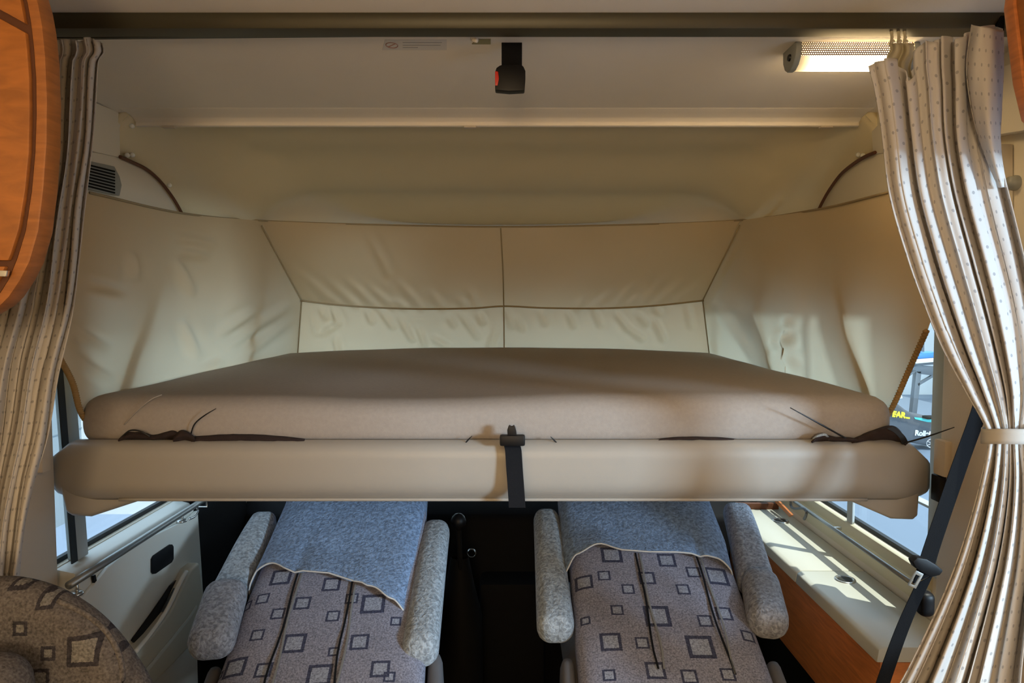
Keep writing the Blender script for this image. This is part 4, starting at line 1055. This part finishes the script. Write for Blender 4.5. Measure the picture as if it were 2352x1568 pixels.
# sill below the right window
tr = MB(); tr.prism([(XR + .001, 1.59, SILL_R + .0015), (XR - .008, 1.59, SILL_R - .002), (XR - .012, 1.59, SILL_R - .030), (XR - .003, 1.59, SILL_R - .036), (XR + .001, 1.59, ZS)], (0, 1.3, 0))
struct(tr.build('trim_6', mat('sill_plastic', (0.62, 0.58, 0.42), .5), bevel=.004))
rr = thing('window_rail', Vector((.95, 2.2, SILL_R - .03)), 'slim grey metal rail along the sill of the right window', 'rail')
XRr = XR - .044
MB().tube([(XRr, 1.585, SILL_R - .022), (XRr, 2.40, SILL_R - .022)], .006, 10).build('tube', M_tube, rr, smooth=True)
for y in (1.6, 2.0, 2.38): MB().box(XRr - .002, XR - .02, y - .004, y + .004, SILL_R - .026, SILL_R - .018).build('bracket', M_chrome, rr)
m = MB(); m.tube(spline([atX(1816, 1146, .955), atX(1817, 1162, .955), atX(1826, 1168, .95), atX(1843, 1167, .95), atX(1852, 1174, .95), atX(1851, 1184, .95), atX(1847, 1192, .95)], 5), .0045, 8)
tag(m.build('charging_cable', M_bsteel, smooth=True), 'short dark curled cable at the far end of the white console', 'cable')

sb = thing('seat_belt', atY(2020, 1600, 1.33), 'black seat belt running diagonally in front of the right console', 'seat belt')
bp_ = [atX(2305, 700, .975), atY(2262, 900, 1.335), atY(2205, 1065, 1.33), atY(2140, 1255, 1.32), atY(2118, 1330, 1.315), atY(2075, 1435, 1.31), atY(2030, 1560, 1.30), atY(1992, 1680, 1.29)]
wv = Vector((.045, .012, .012))
MB().ribbon(spline(bp_[:5], 5), wv, (0, -.0015, 0)).build('webbing', M_web, sb)
MB().ribbon(spline([bp_[4] + Vector((.004, 0, 0)), bp_[5], bp_[6], bp_[7]], 5), Vector((.04, .012, .012)), (0, -.0015, 0)).build('webbing', M_web, sb)
m = MB(); tp = [(2097, 1290), (2108, 1280), (2130, 1284), (2150, 1296), (2168, 1310), (2160, 1322), (2140, 1326), (2120, 1316), (2104, 1304)]
m.prism([atY(x, y, 1.298) for x, y in tp], (0, .02, 0)); m.build('tongue_cover', M_black, sb, bevel=.004)
o_ = [(2105, 1310), (2122, 1318), (2104, 1352), (2086, 1344)]
i_ = [(2104, 1319), (2113, 1323), (2101, 1345), (2092, 1341)]
O_ = [atY(x, y, 1.30) for x, y in o_]; I_ = [atY(x, y, 1.30) for x, y in i_]
m = MB(); d_ = Vector((0, .003, 0)); m.add(O_ + I_ + [p + d_ for p in O_] + [p + d_ for p in I_],
   [(k, (k + 1) % 4, 4 + (k + 1) % 4, 4 + k) for k in range(4)] + [(8 + k, 12 + k, 12 + (k + 1) % 4, 8 + (k + 1) % 4) for k in range(4)] + [(k, 8 + k, 8 + (k + 1) % 4, (k + 1) % 4) for k in range(4)] + [(4 + k, 4 + (k + 1) % 4, 12 + (k + 1) % 4, 12 + k) for k in range(4)])
m.build('tongue_plate', M_steel, sb, bevel=.0006)
m = MB(); p = atY(2125, 1385, 1.335); m.rbox((.03, .03, .05), .012, (6, 6, 8), lambda q: p + q); m.build('belt_guide', M_black, sb, smooth=True)

# ------------------------------------------------------------------ dark footwell
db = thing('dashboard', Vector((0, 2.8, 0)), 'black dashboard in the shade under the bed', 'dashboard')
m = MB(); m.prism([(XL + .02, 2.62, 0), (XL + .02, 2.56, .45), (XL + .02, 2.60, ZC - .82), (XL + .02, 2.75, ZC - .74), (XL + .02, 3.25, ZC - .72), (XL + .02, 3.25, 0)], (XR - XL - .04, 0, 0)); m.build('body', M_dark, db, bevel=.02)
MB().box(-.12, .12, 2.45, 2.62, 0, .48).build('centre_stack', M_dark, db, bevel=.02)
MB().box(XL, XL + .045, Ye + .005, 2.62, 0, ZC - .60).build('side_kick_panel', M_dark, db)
p = atY(1083, 1270, 2.44); MB().lathe([(.014, -.004), (.018, 0), (.014, .004)], p, 'Y', 20).build('socket_ring', M_steel, db, smooth=True)
gl = thing('gear_lever', Vector((-.16, 2.25, 0)), 'black gear lever with a round knob between the cab seats', 'gear lever')
p = atY(1053, 1196, 2.22)
MB().lathe([(.0005, .026), (.012, .023), (.021, .014), (.026, 0), (.023, -.014), (.014, -.024), (.009, -.03)], p, 'Z', 20).build('knob', M_black, gl, smooth=True)
MB().tube([p + Vector((0, 0, -.02)), p + Vector((.004, .02, -.16)), Vector((p.x, p.y + .05, .42))], [.009, .008, .012], 10).build('stick', M_dark, gl, smooth=True)
MB().lathe([(.03, .20), (.05, .10), (.075, 0), (.08, -.45)], (p.x, p.y + .05, .45), 'Z', 20).build('boot', M_dark, gl, smooth=True)

# ------------------------------------------------------------------ things in the hall seen through the right window
ZB_ = ZC - .857
be = thing('hall_workbench', Vector((3.0, 4.0, -.55)), 'pale topped workbench outside the right window', 'workbench')
MB().box(1.22, 4.3, 1.2, 6.5, ZB_ - .04, ZB_).build('bench_top', M_bench, be, bevel=.005)
for x in (1.35, 4.2):
    for y in (1.3, 6.4): MB().box(x - .03, x + .03, y - .03, y + .03, -.55, ZB_ - .04).build('leg', M_bsteel, be)
def on(px, py, Y): return atY(px, py, Y)
YG = 4.0
bag = thing('charcoal_bag', on(2110, 1024, YG), 'open charcoal bag with yellow and white lettering outside the right window', 'bag')
bo = [(2030, 930), (2062, 925), (2080, 940), (2098, 950), (2125, 955), (2155, 962), (2162, 1000), (2158, 1030), (2120, 1022), (2085, 1016), (2030, 1014)]
MB().prism([on(x, y, YG) for x, y in bo], (0, .16, 0)).build('bag_body', M_bag, bag, bevel=.02, seg=3)
MB().prism([on(x, y, YG - .004) for x, y in ((2100, 958), (2128, 961), (2154, 956), (2154, 970), (2130, 969), (2102, 962))], (0, .02, 0)).build('lining', M_teal, bag)
MB().rbox((.07, .06, .02), .009, (6, 4, 4), lambda p: on(2136, 958, YG - .015) + p).build('handle', M_dark, bag, smooth=True)
def text(name, body, px, py, h_px, Y, mt, parent, rot=0.0, sx=1.0, bold=.0):
    c = bpy.data.curves.new(name, 'FONT'); c.body = body; c.size = h_px / F * Y * 1.38; c.extrude = .0006; c.offset = bold
    o = bpy.data.objects.new(name, c); sc.collection.objects.link(o)
    o.parent = parent; o.location = on(px, py, Y) - root_loc(parent); o.rotation_euler = (math.pi / 2, rot, 0); o.scale = (sx, 1, 1)
    c.materials.append(mt)
    dg = bpy.context.evaluated_depsgraph_get(); dg.update()
    me = bpy.data.meshes.new_from_object(o.evaluated_get(dg)); me.name = name
    r = bpy.data.objects.new(name, me); sc.collection.objects.link(r)
    r.parent = parent; r.location = o.location; r.rotation_euler = o.rotation_euler; r.scale = o.scale
    if not me.materials: me.materials.append(mt)
    bpy.data.objects.remove(o); return r
text('lettering', 'EAR...', 2049, 956, 13, YG - .006, M_yellow, bag, math.radians(7), .95, .003)
text('lettering', 'Rollei', 2101, 999, 12, YG - .006, M_print, bag, math.radians(4), .95, .002)
oc = on(2140, 1018, YG - .004)
m = MB(); m.tube([oc + Vector((.030 * math.cos(t), 0, .026 * math.sin(t))) for t in [2 * math.pi * k / 20 for k in range(21)]], .0014, 4, cap=False)
for t in (.5, 1.55, 2.6): m.tube([oc - Vector((.028 * math.cos(t), 0, .024 * math.sin(t))), oc + Vector((.028 * math.cos(t), 0, .024 * math.sin(t)))], .0012, 4)
m.build('round_emblem', M_print, bag)
YT = 4.5
sd = thing('trestle_stand', on(2105, 955, YT), 'dark grey steel stand on the bench behind the charcoal bag', 'stand')
f_ = lambda pts, d=.04: MB().prism([on(x, y, YT) for x, y in pts], (0, d, 0))
f_([(2105, 852), (2117, 852), (2101, 997), (2090, 997)]).build('post', M_bsteel, sd, bevel=.003)
f_([(2092, 848), (2098, 838), (2150, 842), (2164, 850), (2164, 865), (2110, 858)]).build('bracket', M_bsteel, sd, bevel=.003)
f_([(2108, 881), (2144, 860), (2147, 864), (2110, 886)], .02).build('brace', M_bsteel, sd)
f_([(2084, 862), (2102, 850), (2103, 854), (2086, 866)], .02).build('brace', M_bsteel, sd)
f_([(2098, 836), (2154, 832), (2154, 836), (2098, 841)], .12).build('shelf', M_bsteel, sd)
f_([(2151, 824), (2166, 824), (2166, 836), (2151, 836)], .06).build('end_stop', M_bsteel, sd)
f_([(2090, 780), (2123, 772), (2123, 808), (2112, 806), (2090, 806)], .03).build('upright', M_bsteel, sd)
bx_ = MB().prism([on(x, y, YT - .01) for x, y in ((2104, 812), (2154, 808), (2156, 820), (2104, 824))], (0, .12, 0))
tag(bx_.build('blue_case', M_blue, bevel=.004), 'flat blue plastic case lying on the stand in the hall', 'case')
bw = MB().prism([on(x, y, YT - .008) for x, y in ((2100, 825), (2150, 821), (2150, 831), (2100, 835.5))], (0, .12, 0))
tag(bw.build('white_tray', M_white, bevel=.002), 'white tray under the flat blue case in the hall', 'tray')
p = on(2158, 791, 4.38 * 1.0); m = MB(); m.lathe([(.0001, -.02), (.022, -.018), (.026, 0), (.026, .02)], on(2157, 792, YT + .6), 'Y', 20)
tag(m.build('wall_knob', M_bsteel, smooth=True), 'round grey knob high on the hall panel beside the curtain', 'knob')
